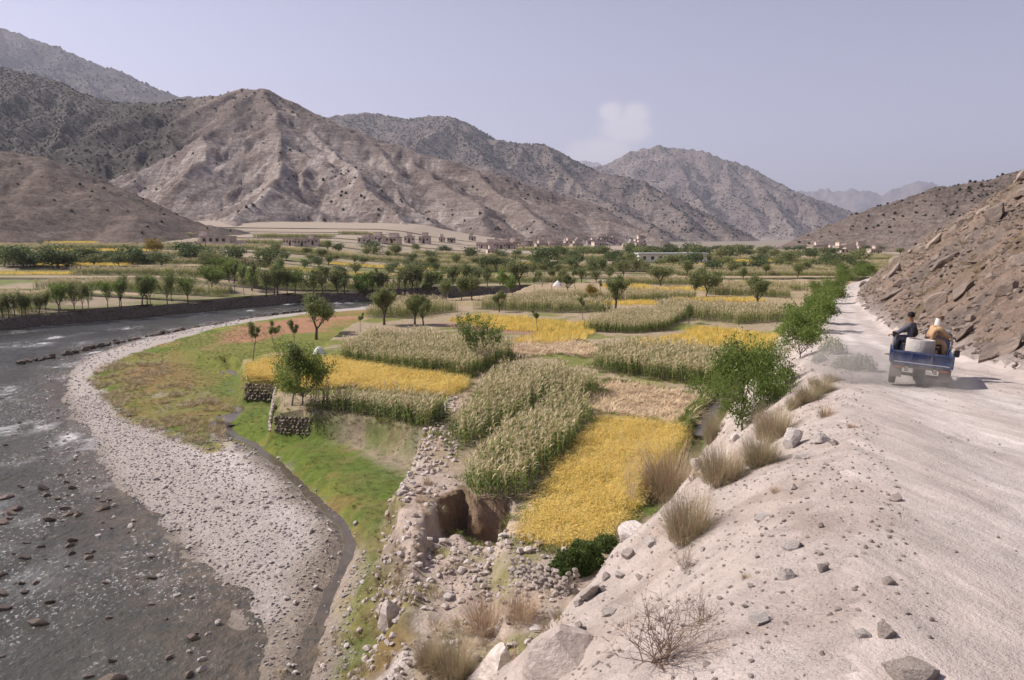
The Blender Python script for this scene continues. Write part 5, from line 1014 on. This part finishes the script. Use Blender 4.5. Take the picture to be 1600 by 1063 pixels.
for a in [(GT[1], 1050, 775, 130, 95, 'tall russet grass tussock leaning over the golden rice'), (GT[0], 1128, 752, 105, 72, 'green grey grass tussock, middle of the three large ones'), (GT[2], 1188, 727, 80, 60, 'silvery green grass tussock beside the rounded boulder'), (GT[0], 1075, 842, 105, 92, 'lowest large grass tussock, on the bare embankment'),
 (GT[0], 1208, 686, 84, 66, 'broad round grass tussock above the boulder'), (GT[2], 1112, 692, 40, 62, 'tall grass tuft beside the canal'), (LOW, 1290, 651, 36, 24, 'small brown cushion of grass alone on the road shoulder'), (GT[2], 1262, 628, 56, 34, 'silvery grass tuft near the road edge'), (GT[2], 1284, 614, 50, 30, 'silvery grass tuft nearest the truck'), (GT[0], 1240, 640, 34, 30, 'grey grass tuft behind the silvery ones'), (GT[0], 1300, 598, 36, 18, 'low yellow grass tuft by the pale spurge'), (LOW, 1270, 600, 26, 16, 'tiny brown tuft on the embankment rocks'),
 (PL, 985, 790, 70, 130, 'tall feathery plume grass hanging over the rice', 'plume_grass'), (PL, 1010, 770, 60, 120, 'second feathery plume grass at the rice edge', 'plume_grass'), (DRY, 760, 985, 95, 62, 'bleached dry grass clump above the weathered rock', 'dry_grass'), (DRY, 815, 968, 80, 50, 'reddish dry grass clump below the ruined wall', 'dry_grass'), (DRY, 745, 840, 30, 24, 'dry grass wisp at the pit edge', 'dry_grass'),
 (GT[0], 672, 1045, 60, 60, 'green grass clump beside the lone stone block'), (GT[0], 712, 1063, 80, 85, 'tall green grass at the bottom edge of the picture'), (LOW, 668, 757, 22, 20, 'dark tuft above the kerb of stones'), (LOW, 655, 785, 20, 16, 'brown tuft on the crumbling field bank'), (LOW, 1165, 905, 20, 10, 'dead leaf tuft beside the pale stones'), (LOW, 1330, 668, 20, 8, 'tiny withered tuft on the road shoulder'), (LOW, 1212, 770, 26, 10, 'withered sprawling tuft below the boulder')]: put_tuft(*a)
def bush_mesh(name, seed, n, size, mat, twigs=10, leaf=.05):
    r = random.Random(seed); mb = MB(); g = np.random.default_rng(seed)
    for k in range(twigs):
        a = r.uniform(0, 6.28); e = r.uniform(.35, 1.4); L = r.uniform(.6, 1.0); d = Vector((math.cos(a) * math.cos(e), math.sin(a) * math.cos(e), math.sin(e))); p1 = d * L * .5 + Vector((r.gauss(0, .04), r.gauss(0, .04), 0)); mb.tube([(0, 0, -.1), p1, d * L], [.02, .012, .004], 4, 0, False)
    tw = mb.mesh(name + '_twigs', MAT['twig']); d = g.normal(0, 1, (n, 3)); d /= np.linalg.norm(d, axis=1)[:, None]; d[:, 2] = np.abs(d[:, 2]); lump = 1 + .25 * fbm(d[:, 0] * 2.5 + seed, d[:, 1] * 2.5 + d[:, 2] * 2, 3, 1); C = d * (g.uniform(.35, 1, n) ** .5 * lump)[:, None]
    a = g.normal(0, 1, (n, 3)); a[:, 2] = np.abs(a[:, 2]); a /= np.linalg.norm(a, axis=1)[:, None]; b = np.cross(a, g.normal(0, 1, (n, 3))); b /= np.linalg.norm(b, axis=1)[:, None]; s = leaf * g.uniform(.6, 1.4, (n, 1))
    return tw, mesh_np(name, np.stack([C - a * s, C - b * s * .4, C + a * s, C + b * s * .4], 1).reshape(-1, 3), np.arange(n * 4).reshape(-1, 4), [mat], False)
BUSH = bush_mesh('lush', 3, 4200, 1, MAT['lush'], 8, .07); SPUR = bush_mesh('spurge', 5, 1500, 1, MAT['spurge'], 16, .075)
def put_bush(B, px, py, wpx, hpx, label, name='shrub'):
    x, y, z = hit(px, py); d = math.sqrt(x * x + y * y + (10 - z) ** 2) / FPX; o = thing(name, label, 'shrub', (x, y, z), trng.uniform(0, 6)); o.scale = (wpx * d / 2, wpx * d / 2, hpx * d); link('stem', B[0], o); link('foliage', B[1], o)
for a in [(BUSH, 885, 897, 58, 36, 'dark green shrub at the end of the ruined stone wall'), (BUSH, 915, 880, 62, 34, 'dark green shrub between the wall and the rice'), (BUSH, 945, 857, 46, 20, 'low dark green shrub at the foot of the embankment'), (BUSH, 905, 893, 50, 34, 'dark green shrub in the middle of the shrub clump'), (SPUR, 1300, 553, 40, 24, 'pale grey green spurge at the road edge', 'spurge_plant'), (SPUR, 1318, 575, 34, 20, 'second pale spurge plant nearer the truck', 'spurge_plant'), (SPUR, 1345, 578, 44, 24, 'dusty spurge plant right beside the road', 'spurge_plant'), (SPUR, 1280, 566, 24, 14, 'small spurge plant behind the silvery grass', 'spurge_plant')]: put_bush(*a)
def brush(px, py, wpx, hpx, label, seed):
    x, y, z = hit(px, py); d = math.sqrt(x * x + y * y + (10 - z) ** 2) / FPX; r = random.Random(seed); mb = MB()
    def tw(p, dr, L, rad, lv):
        q = p; pts = [p]
        for i in range(3): dr = (dr + Vector((r.gauss(0, .22), r.gauss(0, .22), r.gauss(.03, .15)))).normalized(); q = q + dr * L / 3; pts.append(q)
        mb.tube(pts, [rad, rad * .75, rad * .5, rad * .2], 3, 0, False)
        if lv:
            for k in range(4): tw(pts[r.randint(1, 3)], (dr + Vector((r.gauss(0, .6), r.gauss(0, .6), r.gauss(0, .4)))).normalized(), L * r.uniform(.4, .7), rad * .55, lv - 1)
    for k in range(26): a = r.uniform(0, 6.28); e = r.uniform(.15, 1.2); tw(Vector((r.gauss(0, .12), r.gauss(0, .12), -.03)), Vector((math.cos(a) * math.cos(e), math.sin(a) * math.cos(e), math.sin(e))), .8, .012, 2)
    o = mb.obj('dry_brush', MAT['twig'], None, False, (x, y, z), label=label, category='brush'); o.scale = (wpx * d / 1.7, wpx * d / 1.7, hpx * d / .85); o.rotation_euler = (0, .25, r.uniform(0, 6))
brush(1035, 1035, 150, 75, 'large leafless thorn brush on the embankment dust', 1); brush(1098, 972, 64, 34, 'smaller leafless brush behind the large one', 2); brush(1070, 890, 40, 26, 'withered twig bunch below the grass tussocks', 3)
# turf stuff
proto_collection('turf_tufts', [tuft_mesh('turf', 560 + s, 60, .28, .16, .02, .9, [MAT['turfblade'], MAT['grasst']], 2, (.4, 1.4), 0, [.8, .2]) for s in range(3)])
proto_collection('dry_tufts', [tuft_mesh('tuft', 570 + s, 90, .42, .2, .018, .9, [MAT['grasst'], MAT['grassg'], MAT['grassr']], 2, (.4, 1.4), 0, [.4, .35, .25]) for s in range(3)])
def tufts(P, dens, s0, s1, name, proto, label, keep):
    x, y = rand_in(P, dens); m = keep(x, y); x, y = x[m], y[m]; n = len(x); s = rng.uniform(s0, s1, n); scatter(name, proto, np.stack([x, y, surf(x, y) - .02], 1), zrot(n, .1), s, label, 'grass')
MEAD = Gp([(140, 580), (200, 545), (330, 510), (440, 520), (470, 560), (380, 580), (385, 612), (440, 612), (432, 660), (600, 680), (664, 694), (640, 790), (575, 850), (590, 930), (545, 1063), (530, 1000), (560, 900), (580, 840), (540, 795), (470, 735), (345, 660), (330, 690), (240, 655), (180, 622)], -1.4)
tufts(MEAD, 5, .3, .75, 'meadow_grass', 'turf_tufts', 'short green turf of the river meadow', lambda x, y: (seg_dist(x, y, STREAM)[0] > .8) & (fbm(x / 2, y / 2, 3, 2) > -.2))
tufts(Gp([(135, 580), (160, 560), (230, 545), (300, 600), (370, 640), (340, 690), (250, 668), (180, 628)], -1.5), 3.2, .6, 1.3, 'meadow_tussocks', 'dry_tufts', 'brown and olive tussocks on the rough edge of the meadow', lambda x, y: fbm(x / 1.8, y / 1.8, 3, 4) > -.05)
BUND = []
for kind, lab, P in FIELDS[:14]:
    P = np.array(P)
    for a, b in zip(P, np.roll(P, -1, 0)):
        L = np.hypot(*(b - a)); n = max(2, int(L * 5)); t = rng.random(n)[:, None]; BUND.append(a + (b - a) * t + rng.normal(0, .28, (n, 2)))
BUND = np.concatenate(BUND); _ok = (BUND[:, 1] < 95) & (sdist(BUND[:, 0], BUND[:, 1], UPL) > .1); BUND = BUND[_ok]; n = len(BUND)
scatter('bund_grass', 'turf_tufts', np.column_stack([BUND, surf(BUND[:, 0], BUND[:, 1]) - .02]), zrot(n), rng.uniform(.6, 1.4, n), 'green grass along the ridges between the plots', 'grass')
_t = rng.random(900) * 6; _c = np.array(CANAL[:7]); _p = np.stack([np.interp(_t, range(7), _c[:, 0]), np.interp(_t, range(7), _c[:, 1])], 1) + rng.choice([-1, 1], (900, 1)) * rng.uniform(.65, 1.1, (900, 1)) * np.array([[.93, -.3]]); scatter('canal_grass', 'turf_tufts', np.column_stack([_p, surf(_p[:, 0], _p[:, 1])]), zrot(900), rng.uniform(.8, 1.6, 900), 'lush grass lining the irrigation canal', 'grass')
tufts(HILLP, .9, .4, 1.1, 'hillside_grass', 'dry_tufts', 'dry grass tufts between the rocks of the hillside', lambda x, y: fbm(x / 4, y / 4, 3, 4) > .05)
tufts(EMB + [], 1.1, .2, .75, 'embankment_grass', 'dry_tufts', 'withered little tufts on the road embankment', lambda x, y: (fbm(x / 2.5, y / 2.5, 3, 6) + .5 * sstep(2.5, 4.5, roadL(y) - x) > .32) & (roadL(y) - x > 1))
tufts([(float(roadL(t)) - 6.5, t) for t in (22, 30, 40, 60, 90)] + [(float(roadL(t)) - .6, t) for t in (90, 60, 40, 30, 22)], 1.0, .4, 1.0, 'bank_tufts', 'dry_tufts', 'dry grass on the slope between road and canal', lambda x, y: fbm(x / 2.2, y / 2.2, 3, 3) > .1)
tufts(ROOTS, 3.0, .3, .9, 'gully_grass', 'dry_tufts', 'dry and green tufts growing in the gully', lambda x, y: fbm(x / 1.5, y / 1.5, 3, 4) > 0)
tufts([(PIT[0] - 2.4, PIT[1] + .3), (PIT[0] + 2.4, PIT[1] + .3), (PIT[0] + 2.4, PIT[1] + 2.0), (PIT[0] - 2.4, PIT[1] + 2.0)], 5, .3, .8, 'pit_grass', 'dry_tufts', 'grass hanging over the rim of the collapsed bank', lambda x, y: (surf(x, y) > -.3) & (fbm(x * 1.2, y * 1.2, 2, 3) > -.1))
tufts(RUB, 2.0, .3, .9, 'rubble_grass', 'dry_tufts', 'thin grass growing through the bank rubble', lambda x, y: fbm(x / 1.7, y / 1.7, 3, 5) > .1)
# ------------------------------------------------------------------ three wheeled cargo vehicle
MAT['blue'] = NT('blue_paint'); _t = MAT['blue']; _d = _t.rng(_t.noise(3, 6, .7), .42, .75, .03, .62); _t.color(_t.mix(_d, (.016, .045, .145), (.28, .25, .24))).rough(.5); MAT['blue'] = _t.m
MAT['dusty'] = plain('dusty_steel', (.27, .235, .215), .9, .2, 4); MAT['rubber'] = plain('dusty_rubber', (.11, .095, .088), .9, .25, 6); MAT['black'] = plain('black_plastic', (.03, .03, .032), .6, .2); MAT['lamp'] = plain('red_lamp', (.27, .12, .09), .6, .2); MAT['steel'] = plain('steel', (.42, .41, .41), .45, .15, 5, metal=.6); MAT['concrete'] = plain('concrete', (.40, .375, .36), .9, .18, 4, .02); MAT['strap'] = plain('pale_edge', (.5, .5, .55), .6, .1)
tx, ty, tz = hit(1434, 606); tyaw = -R(25.5)
def vehicle():
    o = thing('cargo_tricycle', 'dusty blue three wheeled cargo truck driving away along the dirt road', 'truck', (tx, ty, tz - .03), tyaw); o.rotation_euler = (R(-1.5), R(4.0), tyaw); o.scale = (.86, .86, .86); W_, L_, zb, zt = 1.52, 2.1, .62, 1.0
    MB().box((0, L_ / 2, zb + .03), (W_ - .06, L_ - .04, .05)).obj('bed_floor', MAT['dusty'], o)
    tg = MB().box((0, 0, (zb + zt) / 2), (W_, .035, zt - zb), bevel=.008).obj('tailgate', MAT['blue'], o)
    for z in (zb + .03, zt - .03): MB().box((0, -.03, z), (W_ + .02, .045, .055), bevel=.008).obj('rail', MAT['blue'], tg)
    for x in (-W_ / 2 + .03, -.26, .24, W_ / 2 - .03): MB().box((x, -.03, (zb + zt) / 2), (.06, .04, zt - zb - .12), bevel=.008).obj('rib', MAT['blue'], tg)
    MB().box((0, -.05, zb + .075), (W_ - .16, .012, .02)).obj('edge_strip', MAT['strap'], tg)
    for s in (-1, 1):
        p = MB().box((s * (W_ / 2 - .015), L_ / 2, (zb + zt) / 2), (.035, L_ - .05, zt - zb), bevel=.006).obj('side_panel', MAT['blue'], o)
        for k in range(4): MB().box((s * (W_ / 2 + .015), .25 + k * .5, (zb + zt) / 2), (.04, .05, zt - zb - .04)).obj('rib', MAT['blue'], p)
        MB().box((s * .35, 1.5, .52), (.08, 3.4, .12)).obj('chassis_rail', MAT['dusty'], o)
        w = thing_part('wheel', o, (s * .66, .55, .30)); T = MB(); T.lathe([(.17, -.08), (.25, -.09), (.295, -.07), (.305, 0), (.295, .07), (.25, .09), (.17, .08)], 'x', 28); T.obj('tyre', MAT['rubber'], w, True)
        Q = MB(); Q.lathe([(.02, s * .05), (.1, s * .05), (.15, s * .03), (.175, s * .07), (.175, -s * .07), (.02, -s * .05)], 'x', 20); Q.obj('rim', MAT['dusty'], w, True)
        MB().box((s * .60, .12, .42), (.30, .02, .34)).obj('mudflap', MAT['dusty'], o); MB().box((s * .63, .55, .635), (.26, .72, .03), bevel=.01).obj('mudguard', MAT['dusty'], o)
        l = MB().box((s * .56, -.03, .55), (.22, .05, .08), bevel=.01).obj('tail_light', MAT['lamp'], o)
    MB().tube([(-.66, .55, .3), (.66, .55, .3)], .045, 10).obj('axle', MAT['dusty'], o); MB().lathe([(.02, -.16), (.13, -.12), (.16, 0), (.13, .12), (.02, .16)], 'x', 16, (0, .55, .3)).obj('differential', MAT['dusty'], o, True)
    MB().box((0, .1, .42), (.26, .03, .24), bevel=.01).obj('number_plate', MAT['black'], o); MB().box((0, .06, .57), (1.3, .06, .07), bevel=.01).obj('rear_beam', MAT['dusty'], o)
    MB().box((0, L_ + .02, (zb + zt) / 2 + .1), (W_, .04, zt - zb + .2), bevel=.008).obj('front_panel', MAT['blue'], o)
    c = MB().box((.42, L_ + .35, 1.16), (.62, .5, .56), bevel=.05).obj('engine_cover', MAT['blue'], o); MB().box((.42, L_ + .3, 1.47), (.66, .42, .07), bevel=.02).obj('lid', MAT['steel'], c)
    h = MB().tube([(.46, 1.5, 1.0), (.5, 1.52, 1.44), (.74, 1.5, 1.46), (.76, 1.48, .98)], .022, 8).obj('grab_rail', MAT['steel'], o); MB().tube([(.58, 1.5, 1.45), (.72, 1.49, 1.46)], .032, 8).obj('grip', MAT['black'], h)
    h = MB().tube([(-.74, 1.3, .98), (-.75, 1.3, 1.34), (-.75, 1.62, 1.34), (-.74, 1.62, .98)], .022, 8).obj('grab_rail', MAT['steel'], o); MB().box((-.75, 1.3, 1.32), (.08, .1, .16), bevel=.02).obj('grip', MAT['black'], h)
    MB().tube([(.78, 1.2, .9), (.9, 1.2, 1.0)], .015, 6).obj('mirror_arm', MAT['black'], o); MB().box((.9, 1.2, .96), (.14, .05, .2), bevel=.02).obj('mirror', MAT['black'], o); MB().box((.77, 1.55, 1.22), (.05, .05, .16), bevel=.02).obj('side_lamp', MAT['lamp'], o)
    f = thing_part('front_wheel', o, (0, 3.1, .29)); T = MB(); T.lathe([(.17, -.06), (.25, -.07), (.29, -.04), (.3, 0), (.29, .04), (.25, .07), (.17, .06)], 'x', 24); T.obj('tyre', MAT['rubber'], f, True); Q = MB(); Q.lathe([(.02, .04), (.17, .05), (.17, -.05), (.02, -.04)], 'x', 16); Q.obj('rim', MAT['dusty'], f, True)
    MB().tube([(-.09, 3.1, .29), (-.09, 2.85, 1.0), (.09, 2.85, 1.0), (.09, 3.1, .29)], .03, 8).obj('fork', MAT['steel'], o)
    return o
def thing_part(name, parent, loc): return link(name, None, parent, loc)
TR = vehicle(); bpy.context.view_layer.update(); TM = TR.matrix_world.copy()
def on_truck(o, loc, rz=0.0): o.matrix_world = TM @ Matrix.Translation(loc) @ Matrix.Rotation(rz, 4, 'Z'); return o
o = thing('concrete_ring', 'grey concrete well ring standing in the truck bed', 'concrete ring'); R_ = MB(); R_.lathe([(.36, 0), (.37, .02), (.37, .63), (.36, .65), (.30, .65), (.29, .63), (.29, .02), (.30, 0)], 'z', 36, closed=True); R_.obj('shell', MAT['concrete'], o, True); on_truck(o, (-.06, .62, .66))
o = thing('bench_box', 'low wooden box the two riders sit on', 'box'); MB().box((0, 0, .2), (.9, .5, .4), bevel=.02).obj('body', MAT['timber'], o); MB().box((0, 0, .415), (.94, .54, .03), bevel=.008).obj('lid', MAT['timber'], o); on_truck(o, (-.02, 1.45, .66))
# ------------------------------------------------------------------ the two riders
MAT['skin'] = plain('skin', (.30, .17, .11), .6, .1, 8); MAT['hair'] = plain('black_hair', (.012, .01, .01), .8, .2, 20); MAT['slate'] = plain('slate_cloth', (.105, .105, .135), .9, .22, 7, .02); MAT['vest'] = plain('dark_vest', (.03, .032, .035), .85, .25, 7, .02); MAT['tan'] = plain('tan_cloth', (.44, .29, .17), .9, .2, 7, .02); MAT['scarf'] = plain('white_scarf', (.70, .66, .63), .9, .15, 9, .02); MAT['sandal'] = plain('sandal', (.05, .035, .03), .8, .2)
def skin_obj(name, chains, mat, parent, sub=2):
    """chains: lists of (x,y,z,rx,ry) sharing start points; the first vertex is the root"""
    V = []; E = []; Rr = []; key = {}
    for ch in chains:
        prev = None
        for q in ch:
            k = tuple(round(c, 4) for c in q[:3])
            if k not in key: key[k] = len(V); V.append(q[:3]); Rr.append((q[3], q[4] if len(q) > 4 else q[3]))
            if prev is not None and prev != key[k]: E.append((prev, key[k]))
            prev = key[k]
    me = bpy.data.meshes.new(name); me.from_pydata(V, E, []); o = link(name, me, parent); sk = o.modifiers.new('skin', 'SKIN'); sk.use_smooth_shade = True
    if not me.skin_vertices: me.skin_vertices.new()
    for i, r in enumerate(Rr): me.skin_vertices[0].data[i].radius = r; me.skin_vertices[0].data[i].use_root = (i == 0)
    me.materials.append(mat); ss = o.modifiers.new('sub', 'SUBSURF'); ss.levels = sub; ss.render_levels = sub; return o
def rider(name, label, loc, rz, cloth, top, lean, reach, head_turn, scarf):
    """local frame: faces +y, seat at z=0"""
    o = thing(name, label, 'person'); hip = (0, 0, .10); ch = (0, lean * .55, .36); nk = (0, lean, .56); hd = (head_turn * .02, lean + .05, .665)
    S_ = lambda s: (s * .19, lean * .92, .50)
    el = lambda s: (s * .24, lean * .92 + reach * .48, .30); wr = lambda s: (s * .15, lean * .92 + reach * .95, .22 + .04 * s)
    body = [[hip + (.13, .10), ch + (.14, .10), nk + (.055, .055), (hd[0], hd[1], hd[2]) + (.082, .092), (hd[0], hd[1] + .005, hd[2] + .09) + (.088, .10), (hd[0], hd[1], hd[2] + .16) + (.05, .055)]]
    for s in (-1, 1):
        body.append([ch + (.14, .10), S_(s) + (.055,), el(s) + (.042,), wr(s) + (.03,), (wr(s)[0], wr(s)[1] + .07, wr(s)[2] - .01, .042, .022)])
        body.append([hip + (.13, .10), (s * .11, .40, .12, .075), (s * .12, .47, -.18, .055), (s * .12, .45, -.36, .04), (s * .12, .54, -.40, .04, .028), (s * .125, .64, -.41, .035, .022)])
        hb = (wr(s)[0], wr(s)[1] + .07, wr(s)[2] - .01)
        for k in range(4): body.append([hb + (.042, .022), (hb[0] + (k - 1.5) * .02, hb[1] + .05 + .008 * (k in (1, 2)), hb[2] - .01, .0095), (hb[0] + (k - 1.5) * .02, hb[1] + .07, hb[2] - .045, .0085), (hb[0] + (k - 1.5) * .019, hb[1] + .045, hb[2] - .06, .008)])
        body.append([wr(s) + (.03,), (wr(s)[0] - s * .045, wr(s)[1] + .045, wr(s)[2] - .015, .010), (wr(s)[0] - s * .04, wr(s)[1] + .08, wr(s)[2] - .035, .009)])
    skin_obj('body', body, MAT['skin'], o, 1)
    f = MB(); f.add([(hd[0] - .014, hd[1] + .085, hd[2] + .045), (hd[0] + .014, hd[1] + .085, hd[2] + .045), (hd[0], hd[1] + .118, hd[2] + .045), (hd[0], hd[1] + .09, hd[2] + .09)], [(0, 1, 2), (0, 2, 3), (2, 1, 3), (0, 3, 1)]); f.obj('nose', MAT['skin'], o)
    for s in (-1, 1): e = MB(); e.lathe([(.002, -.004), (.012, 0), (.002, .004)], 'y', 8, (hd[0] + s * .032, hd[1] + .082, hd[2] + .088)); e.obj('eye', MAT['hair'], o); MB().box((hd[0] + s * .085, hd[1], hd[2] + .07), (.02, .04, .06), bevel=.008).obj('ear', MAT['skin'], o)
    tun = [[(0, -.01, .04, .20, .16), (0, lean * .3, .20, .185, .135), ch + (.185, .13), (0, lean * .9, .50, .12, .085), (0, lean, .54, .075, .075)]]
    for s in (-1, 1): tun.append([ch + (.185, .13), S_(s) + (.085,), el(s) + (.075,), (lerp(el(s)[0], wr(s)[0], .85), lerp(el(s)[1], wr(s)[1], .85), lerp(el(s)[2], wr(s)[2], .85), .052)])
    for s in (-1, 1): tun.append([(0, -.01, .04, .20, .16), (s * .10, .26, .10, .125, .10)])
    skin_obj('tunic', tun, cloth, o)
    trs = [[(0, 0, .07, .17, .14), (0, .05, .08, .16, .13)]]
    for s in (-1, 1): trs.append([(0, .05, .08, .16, .13), (s * .115, .40, .11, .11, .10), (s * .125, .47, -.16, .10), (s * .12, .455, -.33, .072)])
    skin_obj('trousers', trs, cloth, o)
    for s in (-1, 1): MB().box((s * .122, .56, -.43), (.09, .26, .03), bevel=.01).obj('sandal', MAT['sandal'], o)
    if top is not None: skin_obj('waistcoat', [[(0, lean * .15, .14, .205, .16), ch + (.205, .15), (0, lean * .88, .49, .15, .105)]], top, o)
    if scarf:
        skin_obj('scarf', [[(hd[0], hd[1] - .01, hd[2] + .16, .075, .08), (hd[0], hd[1] - .03, hd[2] + .08, .095, .085), (hd[0], hd[1] - .04, hd[2] - .03, .105, .095), (0, lean + .03, .56, .13, .12)], [(0, lean + .03, .56, .13, .12), (-.06, lean + .12, .46, .07, .04), (-.08, lean + .15, .34, .05, .025)]], MAT['scarf'], o)
        cp = MB(); cp.lathe([(.105, 0), (.108, .04), (.09, .075), (.03, .09), (.002, .092)], 'z', 18, (hd[0], hd[1], hd[2] + .10)); cp.obj('cap', MAT['timber'], o, True)
    else:
        cp = MB(); cp.lathe([(.098, -.02), (.102, .04), (.085, .10), (.045, .128), (.002, .135)], 'z', 18, (hd[0], hd[1] - .014, hd[2] + .085)); cp.obj('hair', MAT['hair'], o, True); skin_obj('beard', [[(hd[0], hd[1] + .055, hd[2] + .02, .05, .035), (hd[0], hd[1] + .06, hd[2] - .03, .04, .03)]], MAT['hair'], o, 1)
    return on_truck(o, loc, rz)
rider('person', 'rider in slate grey clothes and dark waistcoat gripping the side rail', (-.22, 1.42, 1.12), R(72), MAT['slate'], MAT['vest'], .12, .42, 0, False)
rider('person', 'rider in tan clothes with white scarf leaning over the rail', (.12, 1.40, 1.12), R(-62), MAT['tan'], None, .24, .40, 0, True)
# ------------------------------------------------------------------ dust, smoke, cloud
def puff(name, balls, dens, color, label, nscale, lo, hi, aniso=.2, soft=1.0):
    bm = bmesh.new()
    xs = [b[0][0] - b[1][0] for b in balls] + [b[0][0] + b[1][0] for b in balls]; ysv = [b[0][1] - b[1][1] for b in balls] + [b[0][1] + b[1][1] for b in balls]; zsv = [b[0][2] - b[1][2] for b in balls] + [b[0][2] + b[1][2] for b in balls]
    mb = MB(); c = ((min(xs) + max(xs)) / 2, (min(ysv) + max(ysv)) / 2, (min(zsv) + max(zsv)) / 2); sz = (max(xs) - min(xs), max(ysv) - min(ysv), max(zsv) - min(zsv)); mb.box((0, 0, 0), sz); bm.free()
    t = NT(name + '_air'); t.t.nodes.remove(t.b); co = t.co('Object'); tot = None
    for p, r in balls:
        m = t.n('Mapping', vector_type='POINT'); m.inputs['Scale'].default_value = tuple(1 / k for k in r); m.inputs['Location'].default_value = tuple(-(p[i] - c[i]) / r[i] for i in range(3)); t.l(co, m.inputs[0]); ln = t.n('VectorMath', operation='LENGTH'); t.l(m.outputs[0], ln.inputs[0]); d = t.rng(ln.outputs['Value'], 1.0, 1.0 - soft, 0, 1); tot = d if tot is None else t.math('MAXIMUM', tot, d)
    n = t.noise(nscale, 4, .6); v = t.math('MULTIPLY', t.math('MULTIPLY', tot, t.rng(n, lo, hi, 0, 1)), dens)
    pv = t.n('VolumePrincipled'); pv.inputs['Color'].default_value = (*color, 1); pv.inputs['Anisotropy'].default_value = aniso; t.l(v, pv.inputs['Density']); t.l(pv.outputs[0], t.out.inputs['Volume'])
    o = mb.obj(name, t.m, None, False, c); o['kind'] = 'stuff'; o['label'] = label; o['category'] = name.split('_')[-1]; return o
def tl(x, y, z): return tuple(TM @ Vector((x, y, z)))
puff('road_dust', [(tl(0, -.2, .25), (1.1, 1.0, .55)), (tl(-.9, -.1, .3), (1.1, 1.0, .6)), (tl(-1.9, .6, .35), (1.3, 1.3, .65)), (tl(.5, -.5, .2), (.9, .8, .45))], 2.2, (.93, .88, .86), 'pale dust thrown up behind the truck wheels', 1.6, .36, .66)
_s = hit(985, 388); puff('smoke', [((_s[0], _s[1], _s[2] + 3), (5, 4, 4)), ((_s[0] - 2, _s[1], _s[2] + 7), (6, 4, 5))], .09, (.9, .92, 1.0), 'thin blue smoke rising from the village', .35, .3, .65)
